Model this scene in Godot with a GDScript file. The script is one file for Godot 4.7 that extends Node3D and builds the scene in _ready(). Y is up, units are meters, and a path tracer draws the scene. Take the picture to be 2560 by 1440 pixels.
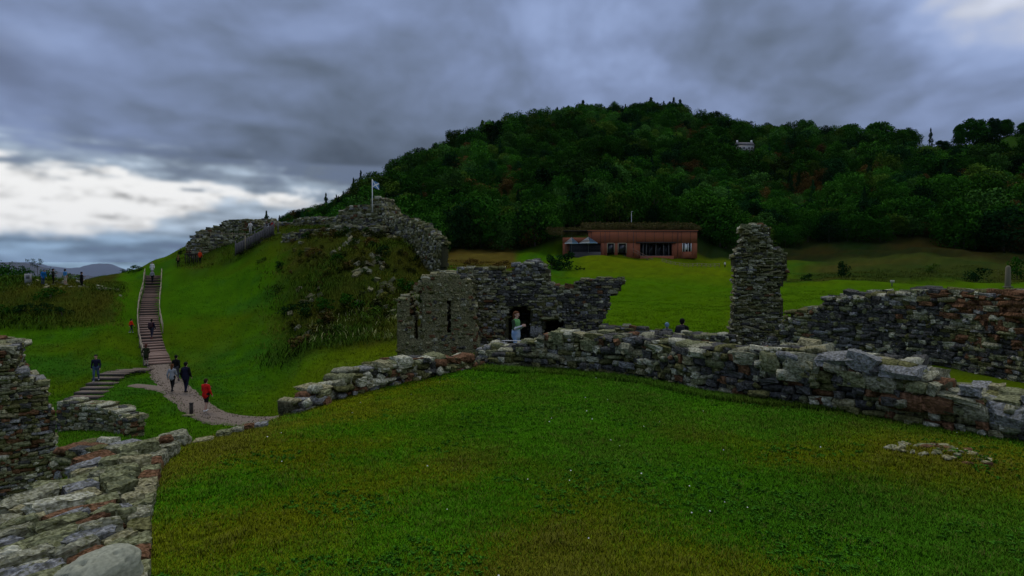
extends Node3D
# A ruined lakeside castle seen from its grassy inner court, under a heavy grey sky.

const F := 1525.0          # focal length in pixels of the 2560 wide photograph
const EYE := Vector3(0, 2.0, 0)
const HORIZON := 690.0
var cam_basis := Basis()
var rng := RandomNumberGenerator.new()
var taken := {}
var n1 := FastNoiseLite.new()
var n2 := FastNoiseLite.new()
var n3 := FastNoiseLite.new()
var n4 := FastNoiseLite.new()
var M := {}
var stone_meshes := []
var slab_meshes := []
var box_mesh: ArrayMesh

# ---------------------------------------------------------------- naming
func numbered(called: String, parent: Node) -> String:
	var key = str(parent.get_instance_id()) + called
	var c = taken.get(key, 0)
	taken[key] = c + 1
	return called if c == 0 else "%s_%03d" % [called, c]

func put(o: Node3D, called: String, parent: Node = null) -> Node3D:
	var p = self if parent == null else parent
	o.name = numbered(called, p)
	p.add_child(o, true)
	return o

func thing(called: String, label: String, category: String, at := Vector3.ZERO, turn := 0.0, group := "") -> Node3D:
	var o = Node3D.new()
	put(o, called)
	o.position = at
	o.rotation.y = turn
	tag(o, label, category, group)
	return o

func tag(o: Node3D, label: String, category: String, group := "", kind := "") -> Node3D:
	o.set_meta("label", label)
	o.set_meta("category", category)
	if group != "": o.set_meta("group", group)
	if kind != "": o.set_meta("kind", kind)
	return o

func obj(called: String, mesh: Mesh, mat: Material, parent: Node = null, at := Vector3.ZERO) -> MeshInstance3D:
	var o = MeshInstance3D.new()
	o.mesh = mesh
	if mat != null: o.material_override = mat
	put(o, called, parent)
	o.position = at
	return o

func multi(called: String, mesh: Mesh, mat: Material, xf: Array, cols, parent: Node = null) -> MultiMeshInstance3D:
	var mm = MultiMesh.new()
	mm.transform_format = MultiMesh.TRANSFORM_3D
	mm.use_colors = cols != null
	mm.mesh = mesh
	mm.instance_count = xf.size()
	for i in xf.size():
		mm.set_instance_transform(i, xf[i])
		if cols != null: mm.set_instance_color(i, cols[i])
	var o = MultiMeshInstance3D.new()
	o.multimesh = mm
	if mat != null: o.material_override = mat
	put(o, called, parent)
	o.set_meta("kind", "stuff")
	return o

# ---------------------------------------------------------------- geometry helpers
func ray(px: float, py: float) -> Vector3:
	return cam_basis * Vector3((px - 1280.0) / F, (720.0 - py) / F, -1.0)

func at(px: float, py: float, d: float) -> Vector3:
	var r = ray(px, py)
	return EYE + r * (d / -r.z)

func plan(px: float, d: float) -> Vector2:      # x, z
	return Vector2((px - 1280.0) / F * d, -d)

func st_begin() -> SurfaceTool:
	var s = SurfaceTool.new()
	s.begin(Mesh.PRIMITIVE_TRIANGLES)
	return s

func quad(s: SurfaceTool, a: Vector3, b: Vector3, c: Vector3, d: Vector3) -> void:
	for v in [a, b, c, a, c, d]: s.add_vertex(v)

func add_box(s: SurfaceTool, c: Vector3, size: Vector3, b := Basis()) -> void:
	var h = size * 0.5
	var p = []
	for i in 8:
		p.append(c + b * Vector3(h.x * (1 if i & 1 else -1), h.y * (1 if i & 2 else -1), h.z * (1 if i & 4 else -1)))
	quad(s, p[4], p[6], p[7], p[5])
	quad(s, p[1], p[3], p[2], p[0])
	quad(s, p[5], p[7], p[3], p[1])
	quad(s, p[0], p[2], p[6], p[4])
	quad(s, p[6], p[2], p[3], p[7])
	quad(s, p[0], p[4], p[5], p[1])

func add_bar(s: SurfaceTool, a: Vector3, b: Vector3, w: float, h: float) -> void:
	var d = b - a
	var z = d.normalized()
	var x = Vector3.UP.cross(z)
	if x.length() < 0.01: x = Vector3.RIGHT
	x = x.normalized()
	var y = z.cross(x)
	add_box(s, (a + b) * 0.5, Vector3(w, h, d.length()), Basis(x, y, z))

func add_tube(s: SurfaceTool, a: Vector3, b: Vector3, ra: float, rb: float, n := 8) -> void:
	var z = (b - a).normalized()
	var x = z.cross(Vector3.RIGHT if absf(z.x) < 0.8 else Vector3.FORWARD).normalized()
	var y = z.cross(x)
	for i in n:
		var t0 = TAU * i / n
		var t1 = TAU * (i + 1) / n
		var u0 = x * cos(t0) + y * sin(t0)
		var u1 = x * cos(t1) + y * sin(t1)
		quad(s, a + u0 * ra, b + u0 * rb, b + u1 * rb, a + u1 * ra)
		s.add_vertex(b); s.add_vertex(b + u1 * rb); s.add_vertex(b + u0 * rb)
		s.add_vertex(a); s.add_vertex(a + u0 * ra); s.add_vertex(a + u1 * ra)

func done(s: SurfaceTool) -> ArrayMesh:
	s.generate_normals()
	return s.commit()

func boxm(size: Vector3) -> ArrayMesh:
	var s = st_begin()
	add_box(s, Vector3.ZERO, size)
	return done(s)

# a stone about one unit in size: a box pushed towards an ellipsoid, jittered
func make_stone(n: int, round_: float, rough: float, seed_: int, flat := false) -> ArrayMesh:
	var nz = FastNoiseLite.new()
	nz.seed = seed_
	nz.frequency = 1.1
	nz.fractal_octaves = 4
	var verts = {}
	var pts = PackedVector3Array()
	var idx = PackedInt32Array()
	var add = func(p: Vector3) -> int:
		var key = p.snapped(Vector3.ONE * 0.001)
		if verts.has(key): return verts[key]
		var e = p.normalized() * 0.5 * 1.12
		var q = p.lerp(e, round_ * clampf((p.abs().x + p.abs().y + p.abs().z - 0.5), 0.0, 1.0))
		q += Vector3(nz.get_noise_3d(p.x * 1.6, p.y * 1.6, p.z * 1.6), nz.get_noise_3d(p.x * 1.6 + 9, p.y * 1.6, p.z * 1.6), nz.get_noise_3d(p.x * 1.6, p.y * 1.6 + 9, p.z * 1.6)) * rough
		verts[key] = pts.size()
		pts.append(q)
		return verts[key]
	var axes = [[Vector3.RIGHT, Vector3.UP, Vector3.BACK], [Vector3.LEFT, Vector3.UP, Vector3.FORWARD], [Vector3.UP, Vector3.BACK, Vector3.RIGHT], [Vector3.DOWN, Vector3.BACK, Vector3.LEFT], [Vector3.BACK, Vector3.UP, Vector3.LEFT], [Vector3.FORWARD, Vector3.UP, Vector3.RIGHT]]
	for a in axes:
		for i in n:
			for j in n:
				var c = []
				for k in [[0, 0], [1, 0], [1, 1], [0, 1]]:
					c.append(add.call(a[0] * 0.5 + a[2] * ((i + k[0]) / float(n) - 0.5) + a[1] * ((j + k[1]) / float(n) - 0.5)))
				idx.append_array([c[0], c[1], c[2], c[0], c[2], c[3]])
	var s = st_begin()
	if flat: s.set_smooth_group(-1)
	for t in range(0, idx.size(), 3):
		var A = pts[idx[t]]
		var B = pts[idx[t + 1]]
		var C = pts[idx[t + 2]]
		var nn = (B - A).cross(C - A)
		if nn.dot(A + B + C) > 0:      # front faces run clockwise
			var x = B; B = C; C = x
		s.add_vertex(A); s.add_vertex(B); s.add_vertex(C)
	return done(s)

# ---------------------------------------------------------------- the ground
var cols_px := []
var cols_pts := []
var court := PackedVector2Array()

func define_ground() -> void:
	# each entry: column, then (distance, height above the eye) pairs found from distance and picture row; the last pair is the wooded ridge
	var raw = [
		[-900, [14, 1270], [28, 1070], [45, 900], [60, 800], [72, 720], [100, 730], [160, 800], [300, 840]],
		[0, [14, 1270], [28, 1072], [45, 900], [55, 838], [60, 790], [66, 735], [71, 707], [80, 704], [100, 716], [160, 790], [300, 835]],
		[150, [14, 1270], [28, 1075], [45, 915], [55, 838], [60, 782], [66, 732], [71, 708], [80, 703], [100, 716], [160, 790], [300, 835]],
		[270, [14, 1250], [28, 1075], [40, 945], [48, 880], [58, 800], [64, 752], [72, 714], [82, 703], [95, 693], [120, 697], [180, 760], [300, 830]],
		[340, [14, 1250], [28, 1085], [32, 1020], [47, 914], [58, 832], [70, 760], [84, 700], [95, 676], [115, 680], [180, 750], [300, 830]],
		[400, [14, 1250], [28, 1090], [32, 1025], [47, 912], [58, 830], [70, 756], [82, 698], [95, 656], [120, 657], [180, 730], [300, 800]],
		[480, [14, 1250], [28, 1095], [33, 1022], [45, 925], [55, 840], [68, 750], [82, 685], [95, 635], [104, 614], [130, 630], [200, 680], [340, 690]],
		[560, [14, 1250], [27, 1082], [32, 1036], [42, 950], [52, 860], [64, 770], [78, 690], [90, 630], [97, 588], [104, 576], [120, 590], [180, 640], [350, 606]],
		[680, [14, 1200], [27, 1060], [36, 1000], [45, 900], [56, 800], [68, 710], [78, 645], [86, 596], [95, 574], [115, 585], [180, 640], [360, 588]],
		[800, [14, 1150], [26, 1010], [34, 960], [42, 880], [50, 800], [58, 720], [66, 650], [74, 597], [82, 572], [100, 582], [180, 640], [380, 548]],
		[900, [14, 1100], [24, 960], [34, 920], [42, 870], [48, 800], [56, 700], [64, 622], [71, 590], [80, 572], [100, 590], [180, 640], [400, 492]],
		[1000, [15, 1000], [22, 925], [34, 890], [44, 840], [52, 760], [58, 690], [65, 612], [71, 592], [85, 602], [120, 650], [190, 628], [430, 436]],
		[1080, [15, 960], [20, 915], [34, 880], [46, 800], [54, 730], [60, 690], [66, 672], [85, 680], [130, 655], [190, 625], [450, 402]],
		[1150, [15, 950], [20, 910], [34, 850], [50, 760], [65, 700], [85, 682], [120, 662], [150, 645], [190, 620], [470, 369]],
		[1300, [15, 935], [20, 910], [28, 880], [45, 805], [70, 722], [100, 683], [140, 655], [190, 622], [510, 338]],
		[1480, [14, 930], [20, 915], [25, 905], [40, 838], [60, 772], [90, 712], [130, 668], [165, 641], [179, 633], [190, 584], [204, 566], [550, 309]],
		[1650, [13, 940], [20, 920], [25, 908], [40, 835], [60, 780], [90, 722], [130, 678], [160, 659], [174, 645], [180, 637], [190, 584], [204, 566], [580, 303]],
		[1780, [12, 950], [20, 915], [25, 900], [40, 832], [60, 776], [90, 722], [130, 684], [165, 665], [180, 645], [200, 600], [570, 326]],
		[1900, [11, 970], [20, 905], [25, 890], [40, 818], [70, 746], [110, 706], [150, 678], [205, 625], [540, 350]],
		[2050, [10, 995], [16, 905], [20, 885], [40, 800], [70, 740], [112, 704], [150, 667], [205, 606], [500, 364]],
		[2300, [9, 1020], [15, 914], [30, 820], [60, 752], [100, 722], [104, 714], [150, 642], [205, 592], [430, 372]],
		[2560, [8, 1060], [12.5, 962], [30, 820], [60, 757], [90, 737], [120, 692], [160, 645], [205, 604], [400, 337]],
		[3600, [8, 1060], [12.5, 962], [30, 820], [60, 757], [90, 737], [120, 692], [160, 645], [205, 604], [400, 325]],
	]
	for r in raw:
		cols_px.append((r[0] - 1280.0) / F)
		var pts = []
		for i in range(1, r.size()):
			pts.append(Vector2(r[i][0], (HORIZON - r[i][1]) / F * r[i][0] + EYE.y))
		var last = pts[-1]
		if last.y > 1.0:
			pts.append(Vector2(last.x * 1.12, last.y * 1.03))
			pts.append(Vector2(last.x * 1.5, last.y * 0.8))
			pts.append(Vector2(4000, 0.0))
		else:
			pts.append(Vector2(420, -34.0))
			pts.append(Vector2(4000, -60.0))
		cols_pts.append(pts)
	court = PackedVector2Array([Vector2(-9, 14), Vector2(-4.7, 2), Vector2(-4.7, -4.5), Vector2(-4.6, -5.8), Vector2(-4.55, -6.9), Vector2(-4.1, -7.75), Vector2(-3.55, -8.75), Vector2(-3.2, -10.1), Vector2(-2.2, -11.6), Vector2(-0.8, -13.6), Vector2(1.1, -13.2), Vector2(2.6, -12.1), Vector2(3.4, -10.6), Vector2(4.1, -9.9), Vector2(5.6, -9.2), Vector2(8, -8.0), Vector2(13, -4), Vector2(14, 14)])

func column(i: int, d: float) -> float:
	var p = cols_pts[i]
	if d <= p[0].x: return p[0].y
	for j in range(1, p.size()):
		if d < p[j].x:
			var a = p[j - 1]
			var b = p[j]
			var t = (d - a.x) / (b.x - a.x)
			# a gentle rounding of the joints
			var m0 = (b.y - a.y) / (b.x - a.x)
			var ma = m0
			var mb = m0
			if j > 1: ma = 0.5 * (m0 + (a.y - p[j - 2].y) / (a.x - p[j - 2].x))
			if j < p.size() - 1: mb = 0.5 * (m0 + (p[j + 1].y - b.y) / (p[j + 1].x - b.x))
			var w = b.x - a.x
			return a.y * (1 + 2 * t) * (1 - t) * (1 - t) + ma * w * t * (1 - t) * (1 - t) + b.y * t * t * (3 - 2 * t) + mb * w * t * t * (t - 1)
	return p[-1].y

func court_out(x: float, z: float) -> float:   # metres outside the court, negative inside
	var p = Vector2(x, z)
	var best = 1e9
	for i in court.size():
		var q = Geometry2D.get_closest_point_to_segment(p, court[i], court[(i + 1) % court.size()])
		best = minf(best, p.distance_squared_to(q))
	var s = sqrt(best)
	return -s if Geometry2D.is_point_in_polygon(p, court) else s

func ground(x: float, z: float) -> float:
	var r = sqrt(x * x + z * z)
	var d = maxf(maxf(-z, 0.55 * r), 0.01)
	var k = clampf(x / d, cols_px[0], cols_px[-1])
	var i = 0
	while i < cols_px.size() - 2 and k > cols_px[i + 1]: i += 1
	var t = (k - cols_px[i]) / (cols_px[i + 1] - cols_px[i])
	t = t * t * (3 - 2 * t) * 0.5 + t * 0.5
	var h = lerpf(column(i, d), column(i + 1, d), t)
	if r > 18.0:
		h += n1.get_noise_2d(x * 6.0, z * 6.0) * clampf(r * 0.008, 0.12, 3.0)
		if r > 150: h += n2.get_noise_2d(x * 0.6, z * 0.6) * clampf((r - 150) * 0.03, 0, 6.0)
	if r < 24.0:
		var o = court_out(x, z)
		if o < 1.0:
			var flat = 0.05 * n1.get_noise_2d(x * 14.0, z * 14.0) + 0.02 * n1.get_noise_2d(x * 60.0, z * 60.0) + 0.012 * n2.get_noise_2d(x * 200.0, z * 200.0)
			# the court rolls off a little towards its left edge
			flat -= 0.10 * smoothstep(1.6, 0.0, -o) * clampf((-x - 1.5) * 0.5, 0.0, 1.0)
			var hump = Vector2(x - 4.72, z + 6.65).length()
			flat += 0.10 * exp(-hump * hump * 2.2)
			h = lerpf(flat, h, clampf(o / 0.9, 0.0, 1.0))
	return h

func gp(px: float, d: float, up := 0.0) -> Vector3:
	var p = plan(px, d)
	return Vector3(p.x, ground(p.x, p.y) + up, p.y)

# picture row at which a point stands (used only to decide which growth covers the ground there)
func ground_color(x: float, z: float) -> Color:
	var r = sqrt(x * x + z * z)
	var a = n1.get_noise_2d(x * 9.0, z * 9.0)
	var b = n2.get_noise_2d(x * 2.2, z * 2.2)
	var c = n3.get_noise_2d(x, z)
	var lush = Color(0.064, 0.208, 0.006)
	var olive = Color(0.155, 0.178, 0.006)
	var dry = Color(0.125, 0.105, 0.022)
	var deep = Color(0.040, 0.130, 0.010)
	var straw = Color(0.075, 0.075, 0.012)
	var col = lush
	if r < 19.0 and court_out(x, z) < 0.6:
		var blot = n2.get_noise_2d(x * 62.0 + 11.0, z * 62.0)
		var blot2 = n2.get_noise_2d(x * 34.0 - 70.0, z * 34.0 + 20.0)
		col = lush.lerp(deep, clampf(0.25 + 0.12 * x + blot * 1.2, 0, 0.95))
		# parched patches lie along the left rim, near the camera and in a drift towards the outcrop
		var rim = smoothstep(3.4, 0.3, -court_out(x, z)) * clampf((-x - 0.2) * 0.6, 0.0, 1.0)
		var near = smoothstep(7.4, 5.2, -z + 0.9 * x)
		var band = exp(-pow((z + 7.2 - 0.12 * x) / 0.7, 2.0)) * smoothstep(1.4, 2.6, x)
		var lean = maxf(maxf(rim * 0.9, near * 0.75), band * 0.8) + 0.18
		col = col.lerp(olive, clampf(lean * smoothstep(-0.22, 0.22, blot + 0.5 * blot2 + lean * 0.35 - 0.18), 0, 0.95))
		col = col.lerp(dry, smoothstep(0.12, 0.34, blot2 + 0.4 * blot) * clampf(near * 0.35 + band * 0.5 + 0.05, 0, 0.8))
		var hump = Vector2(x - 4.72, (z + 6.62) * 1.15).length()
		col = col.lerp(Color(0.22, 0.135, 0.040), smoothstep(0.85, 0.2, hump + c * 0.3 + blot * 0.4) * 0.85)
		col = col.lerp(olive, smoothstep(1.9, 0.7, hump + c * 0.5) * 0.6)
		return col.lerp(col * 1.25, clampf(c, -0.6, 1))
	var d = -z
	var px = x / maxf(d, 1.0) * F + 1280.0
	if r < 190:
		var tuss = n2.get_noise_2d(x * 26.0, z * 26.0)
		col = Color(0.060, 0.165, 0.006).lerp(deep, clampf(0.35 + b * 1.3 + a * 0.5 + tuss * 1.5, 0, 1))
		col = col.lerp(Color(0.080, 0.138, 0.006), clampf(0.05 + n2.get_noise_2d(x * 5.0 - 50.0, z * 5.0) * 1.6 + tuss * 0.5, 0, 0.85))
		col = col.lerp(olive, clampf(smoothstep(0.05, 0.5, n2.get_noise_2d(x * 1.3 + 31, z * 1.3)) * 0.6, 0, 1))
		# the motte's rough flank and the knoll on the left
		var motte = smoothstep(660, 760, px + c * 40) * smoothstep(1160, 1080, px) * smoothstep(40, 46, d + (px - 850) * 0.01) * smoothstep(100, 90, d)
		var top = smoothstep(380, 520, px) * smoothstep(1160, 1080, px) * smoothstep(76, 88, d)
		var knoll = smoothstep(320, 270, px + c * 20) * smoothstep(56, 60, d)
		var field = smoothstep(1930, 2080, px) * smoothstep(105, 118, d)
		var bank = smoothstep(1090, 1130, px) * smoothstep(1300, 1280, px) * smoothstep(110, 125, d)
		var rough = clampf(maxf(maxf(motte, top * 0.7), maxf(knoll, field)), 0, 1)
		var rc = straw.lerp(Color(0.036, 0.066, 0.007), clampf(0.5 + a * 0.8 + c * 0.6, 0, 1))
		if field > 0.01: rc = Color(0.036, 0.066, 0.012).lerp(Color(0.076, 0.076, 0.016), clampf(0.5 + b * 1.5, 0, 1))
		col = col.lerp(rc, rough)
		col = col.lerp(Color(0.13, 0.075, 0.02), clampf(bank, 0, 1) * 0.8)
		# the mown lawn before the visitor centre
		var lawn = smoothstep(1380, 1480, px) * smoothstep(1860, 1800, px) * smoothstep(30, 38, d)
		lawn = maxf(lawn, smoothstep(1860, 1900, px) * smoothstep(30, 38, d) * smoothstep(112, 104, d))
		col = col.lerp(Color(0.080, 0.185, 0.004).lerp(olive, clampf(smoothstep(80, 150, d) * 0.7 + b * 0.3, 0, 0.9)), clampf(lawn, 0, 1) * 0.85)
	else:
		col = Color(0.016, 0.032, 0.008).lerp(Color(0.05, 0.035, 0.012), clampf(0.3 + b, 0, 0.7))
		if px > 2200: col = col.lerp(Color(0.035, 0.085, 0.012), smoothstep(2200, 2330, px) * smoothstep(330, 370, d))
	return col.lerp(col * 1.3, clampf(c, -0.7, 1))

func build_ground() -> void:
	var az = []
	var a = -180.0
	while a < 180.0:
		az.append(deg_to_rad(a))
		a += 0.25 if absf(a + 0.01) < 47.0 else 4.0
	var rings = [0.0]
	var r = 0.5
	while r < 3800:
		rings.append(r)
		r *= 1.032
	var na = az.size()
	var nr = rings.size()
	var pos = PackedVector3Array()
	var col = PackedColorArray()
	var nor = PackedVector3Array()
	pos.resize(na * nr); col.resize(na * nr); nor.resize(na * nr)
	for j in nr:
		for i in na:
			var x = rings[j] * sin(az[i])
			var z = -rings[j] * cos(az[i])
			pos[j * na + i] = Vector3(x, ground(x, z), z)
			col[j * na + i] = ground_color(x, z)
	var idx = PackedInt32Array()
	for j in nr:
		for i in na:
			var e = (i + 1) % na
			var w = (i + na - 1) % na
			var j0 = maxi(j - 1, 1)
			var j1 = mini(j + 1, nr - 1)
			var t = pos[j * na + e] - pos[j * na + w]
			var u = pos[j1 * na + i] - pos[j0 * na + i]
			var nn = t.cross(u)
			nor[j * na + i] = Vector3.UP if nn.length() < 1e-9 or j == 0 else nn.normalized() * (1.0 if nn.y > 0 else -1.0)
			if j < nr - 1:
				var p0 = j * na + i
				var p1 = j * na + e
				var p2 = (j + 1) * na + e
				var p3 = (j + 1) * na + i
				idx.append_array([p0, p3, p2, p0, p2, p1])
	var arr = []
	arr.resize(Mesh.ARRAY_MAX)
	arr[Mesh.ARRAY_VERTEX] = pos
	arr[Mesh.ARRAY_NORMAL] = nor
	arr[Mesh.ARRAY_COLOR] = col
	arr[Mesh.ARRAY_INDEX] = idx
	var m = ArrayMesh.new()
	m.add_surface_from_arrays(Mesh.PRIMITIVE_TRIANGLES, arr)
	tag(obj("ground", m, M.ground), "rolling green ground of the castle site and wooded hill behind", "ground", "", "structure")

# ---------------------------------------------------------------- textures and materials
func noise_tex(size: int, freq: float, oct: int, lo: float, hi: float, seed_: int, tint := Color.WHITE, kind := FastNoiseLite.TYPE_SIMPLEX_SMOOTH) -> ImageTexture:
	var nz = FastNoiseLite.new()
	nz.seed = seed_
	nz.noise_type = kind
	nz.frequency = freq
	nz.fractal_octaves = oct
	var im = nz.get_seamless_image(size, size)
	im.convert(Image.FORMAT_RGB8)
	for y in size:
		for x in size:
			var v = lerpf(lo, hi, im.get_pixel(x, y).r)
			im.set_pixel(x, y, Color(v * tint.r, v * tint.g, v * tint.b))
	return ImageTexture.create_from_image(im)

func stone_tex(size: int, seed_: int) -> Array:
	var base = FastNoiseLite.new(); base.seed = seed_; base.frequency = 0.02; base.fractal_octaves = 5
	var spots = FastNoiseLite.new(); spots.seed = seed_ + 1; spots.frequency = 0.035; spots.fractal_octaves = 3
	var lay = FastNoiseLite.new(); lay.seed = seed_ + 2; lay.frequency = 0.012; lay.fractal_octaves = 4
	var a = base.get_seamless_image(size, size)
	var b = spots.get_seamless_image(size, size)
	var c = lay.get_seamless_image(size, size)
	var im = Image.create(size, size, false, Image.FORMAT_RGB8)
	var hm = Image.create(size, size, false, Image.FORMAT_RGB8)
	for y in size:
		for x in size:
			var v = a.get_pixel(x, y).r
			var s = b.get_pixel(x, y).r
			var l = c.get_pixel(x, (y * 3) % size).r
			var g = 0.70 + 0.34 * (v - 0.5) * 2.0 + 0.18 * (l - 0.5) * 2.0
			var col = Color(g, g * 0.99, g * 0.94)
			var lich = smoothstep(0.60, 0.74, s)
			col = col.lerp(Color(1.0, 1.0, 0.96), lich * 0.8)
			var moss = smoothstep(0.40, 0.24, s)
			col = col.lerp(Color(0.40, 0.41, 0.20), moss * 0.75)
			im.set_pixel(x, y, Color(clampf(col.r, 0.08, 1), clampf(col.g, 0.08, 1), clampf(col.b, 0.05, 1)))
			var hgt = clampf(0.55 * v + 0.35 * l + 0.1 * s, 0, 1)
			hm.set_pixel(x, y, Color(hgt, hgt, hgt))
	return [ImageTexture.create_from_image(im), ImageTexture.create_from_image(hm)]

func mat(color: Color, rough := 0.9, metal := 0.0) -> StandardMaterial3D:
	var m = StandardMaterial3D.new()
	m.albedo_color = color.linear_to_srgb()
	m.roughness = rough
	m.metallic = metal
	return m

func make_materials() -> void:
	var grass_t = noise_tex(512, 0.05, 5, 0.62, 1.0, 5)
	var st = stone_tex(512, 11)
	var wood_t = noise_tex(256, 0.05, 4, 0.55, 1.0, 8)
	M.ground = mat(Color(1.05, 1.05, 1.05), 1.0)
	M.ground.vertex_color_use_as_albedo = true
	M.ground.albedo_texture = grass_t
	M.ground.uv1_triplanar = true
	M.ground.uv1_world_triplanar = true
	M.ground.uv1_scale = Vector3.ONE * 0.45
	M.ground.metallic_specular = 0.02
	# stone tones: 0 grey green, 1 mid grey, 2 pale lichen, 3 reddish brown, 4 dark damp blue grey, 5 olive, 6 buff
	var tones = [Color(0.33, 0.345, 0.20), Color(0.43, 0.43, 0.32), Color(0.70, 0.70, 0.57), Color(0.27, 0.145, 0.085), Color(0.145, 0.145, 0.150), Color(0.215, 0.215, 0.095), Color(0.46, 0.43, 0.27), Color(0.38, 0.39, 0.42)]
	M.stone = []
	for t in tones:
		var m = mat(t, 0.95)
		m.albedo_texture = st[0]
		m.heightmap_enabled = true
		m.heightmap_texture = st[1]
		m.heightmap_scale = 2.2
		m.uv1_triplanar = true
		m.uv1_world_triplanar = true
		m.uv1_scale = Vector3.ONE * 1.35
		m.metallic_specular = 0.15
		M.stone.append(m)
	M.stone_multi = M.stone[1].duplicate()
	M.stone_multi.albedo_color = Color.WHITE
	M.stone_multi.vertex_color_use_as_albedo = true
	M.tones = tones
	M.mortar = M.stone[5].duplicate()
	M.mortar.albedo_color = Color(0.10, 0.10, 0.062).linear_to_srgb()
	M.harl = M.stone[6].duplicate()
	M.harl.albedo_color = Color(0.29, 0.28, 0.17).linear_to_srgb()
	M.pale_rock = mat(Color(0.42, 0.43, 0.31), 0.95)
	M.pale_rock.albedo_texture = noise_tex(256, 0.03, 5, 0.72, 1.0, 31)
	M.pale_rock.uv1_triplanar = true
	M.pale_rock.uv1_scale = Vector3.ONE * 1.5
	M.pale_rock.metallic_specular = 0.15
	M.blade = mat(Color(1, 1, 1), 0.9)
	M.blade.vertex_color_use_as_albedo = true
	M.blade.cull_mode = BaseMaterial3D.CULL_DISABLED
	M.blade.backlight_enabled = true
	M.blade.backlight = Color(0.35, 0.4, 0.2)
	M.blade.metallic_specular = 0.03
	M.off_white = mat(Color(0.42, 0.42, 0.40), 0.7)
	M.leaf = []
	for g in [Color(0.020, 0.080, 0.007), Color(0.030, 0.105, 0.009), Color(0.046, 0.125, 0.020), Color(0.105, 0.066, 0.018), Color(0.009, 0.036, 0.009), Color(0.058, 0.115, 0.012)]:
		var m = mat(g, 0.85)
		m.vertex_color_use_as_albedo = true
		m.cull_mode = BaseMaterial3D.CULL_DISABLED
		m.backlight_enabled = true
		m.backlight = Color(0.25, 0.3, 0.12)
		m.metallic_specular = 0.02
		M.leaf.append(m)
	M.leaf_multi = M.leaf[0].duplicate()
	M.leaf_multi.albedo_color = Color.WHITE
	M.bark = mat(Color(0.07, 0.055, 0.04))
	M.bark.albedo_texture = wood_t
	M.bark.uv1_triplanar = true
	M.path = mat(Color(0.265, 0.20, 0.14), 1.0)
	M.path.albedo_texture = noise_tex(256, 0.08, 5, 0.55, 1.0, 21)
	M.path.uv1_triplanar = true
	M.path.uv1_world_triplanar = true
	M.path.uv1_scale = Vector3.ONE * 0.5
	var wood = func(c: Color):
		var m = mat(c, 0.85)
		m.albedo_texture = wood_t
		m.uv1_triplanar = true
		m.uv1_scale = Vector3(3, 0.6, 3)
		return m
	M.wood_tread = wood.call(Color(0.34, 0.21, 0.15))
	M.wood_dark = wood.call(Color(0.055, 0.042, 0.032))
	M.wood_tan = wood.call(Color(0.42, 0.35, 0.22))
	M.wood_grey = wood.call(Color(0.17, 0.16, 0.16))
	M.white = mat(Color(0.78, 0.78, 0.76), 0.6)
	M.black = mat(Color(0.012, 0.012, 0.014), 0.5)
	M.metal = mat(Color(0.42, 0.43, 0.44), 0.4, 0.7)
	M.iron = mat(Color(0.03, 0.03, 0.032), 0.55, 0.3)
	M.skin_plain = mat(Color.WHITE, 0.8)
	M.skin_plain.vertex_color_use_as_albedo = true
	M.skin_plain.metallic_specular = 0.2
	M.red_stone = wood.call(Color(0.46, 0.13, 0.05))
	M.red_stone.uv1_scale = Vector3(0.5, 1.4, 0.5)
	M.glass = mat(Color(0.02, 0.022, 0.025), 0.12)
	M.slate = wood.call(Color(0.16, 0.16, 0.17))
	M.daisy = mat(Color(0.8, 0.8, 0.76), 0.8)
	M.water = mat(Color(0.02, 0.03, 0.035), 0.15)
	M.far_hill = mat(Color(0.035, 0.045, 0.06), 1.0)

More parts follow.
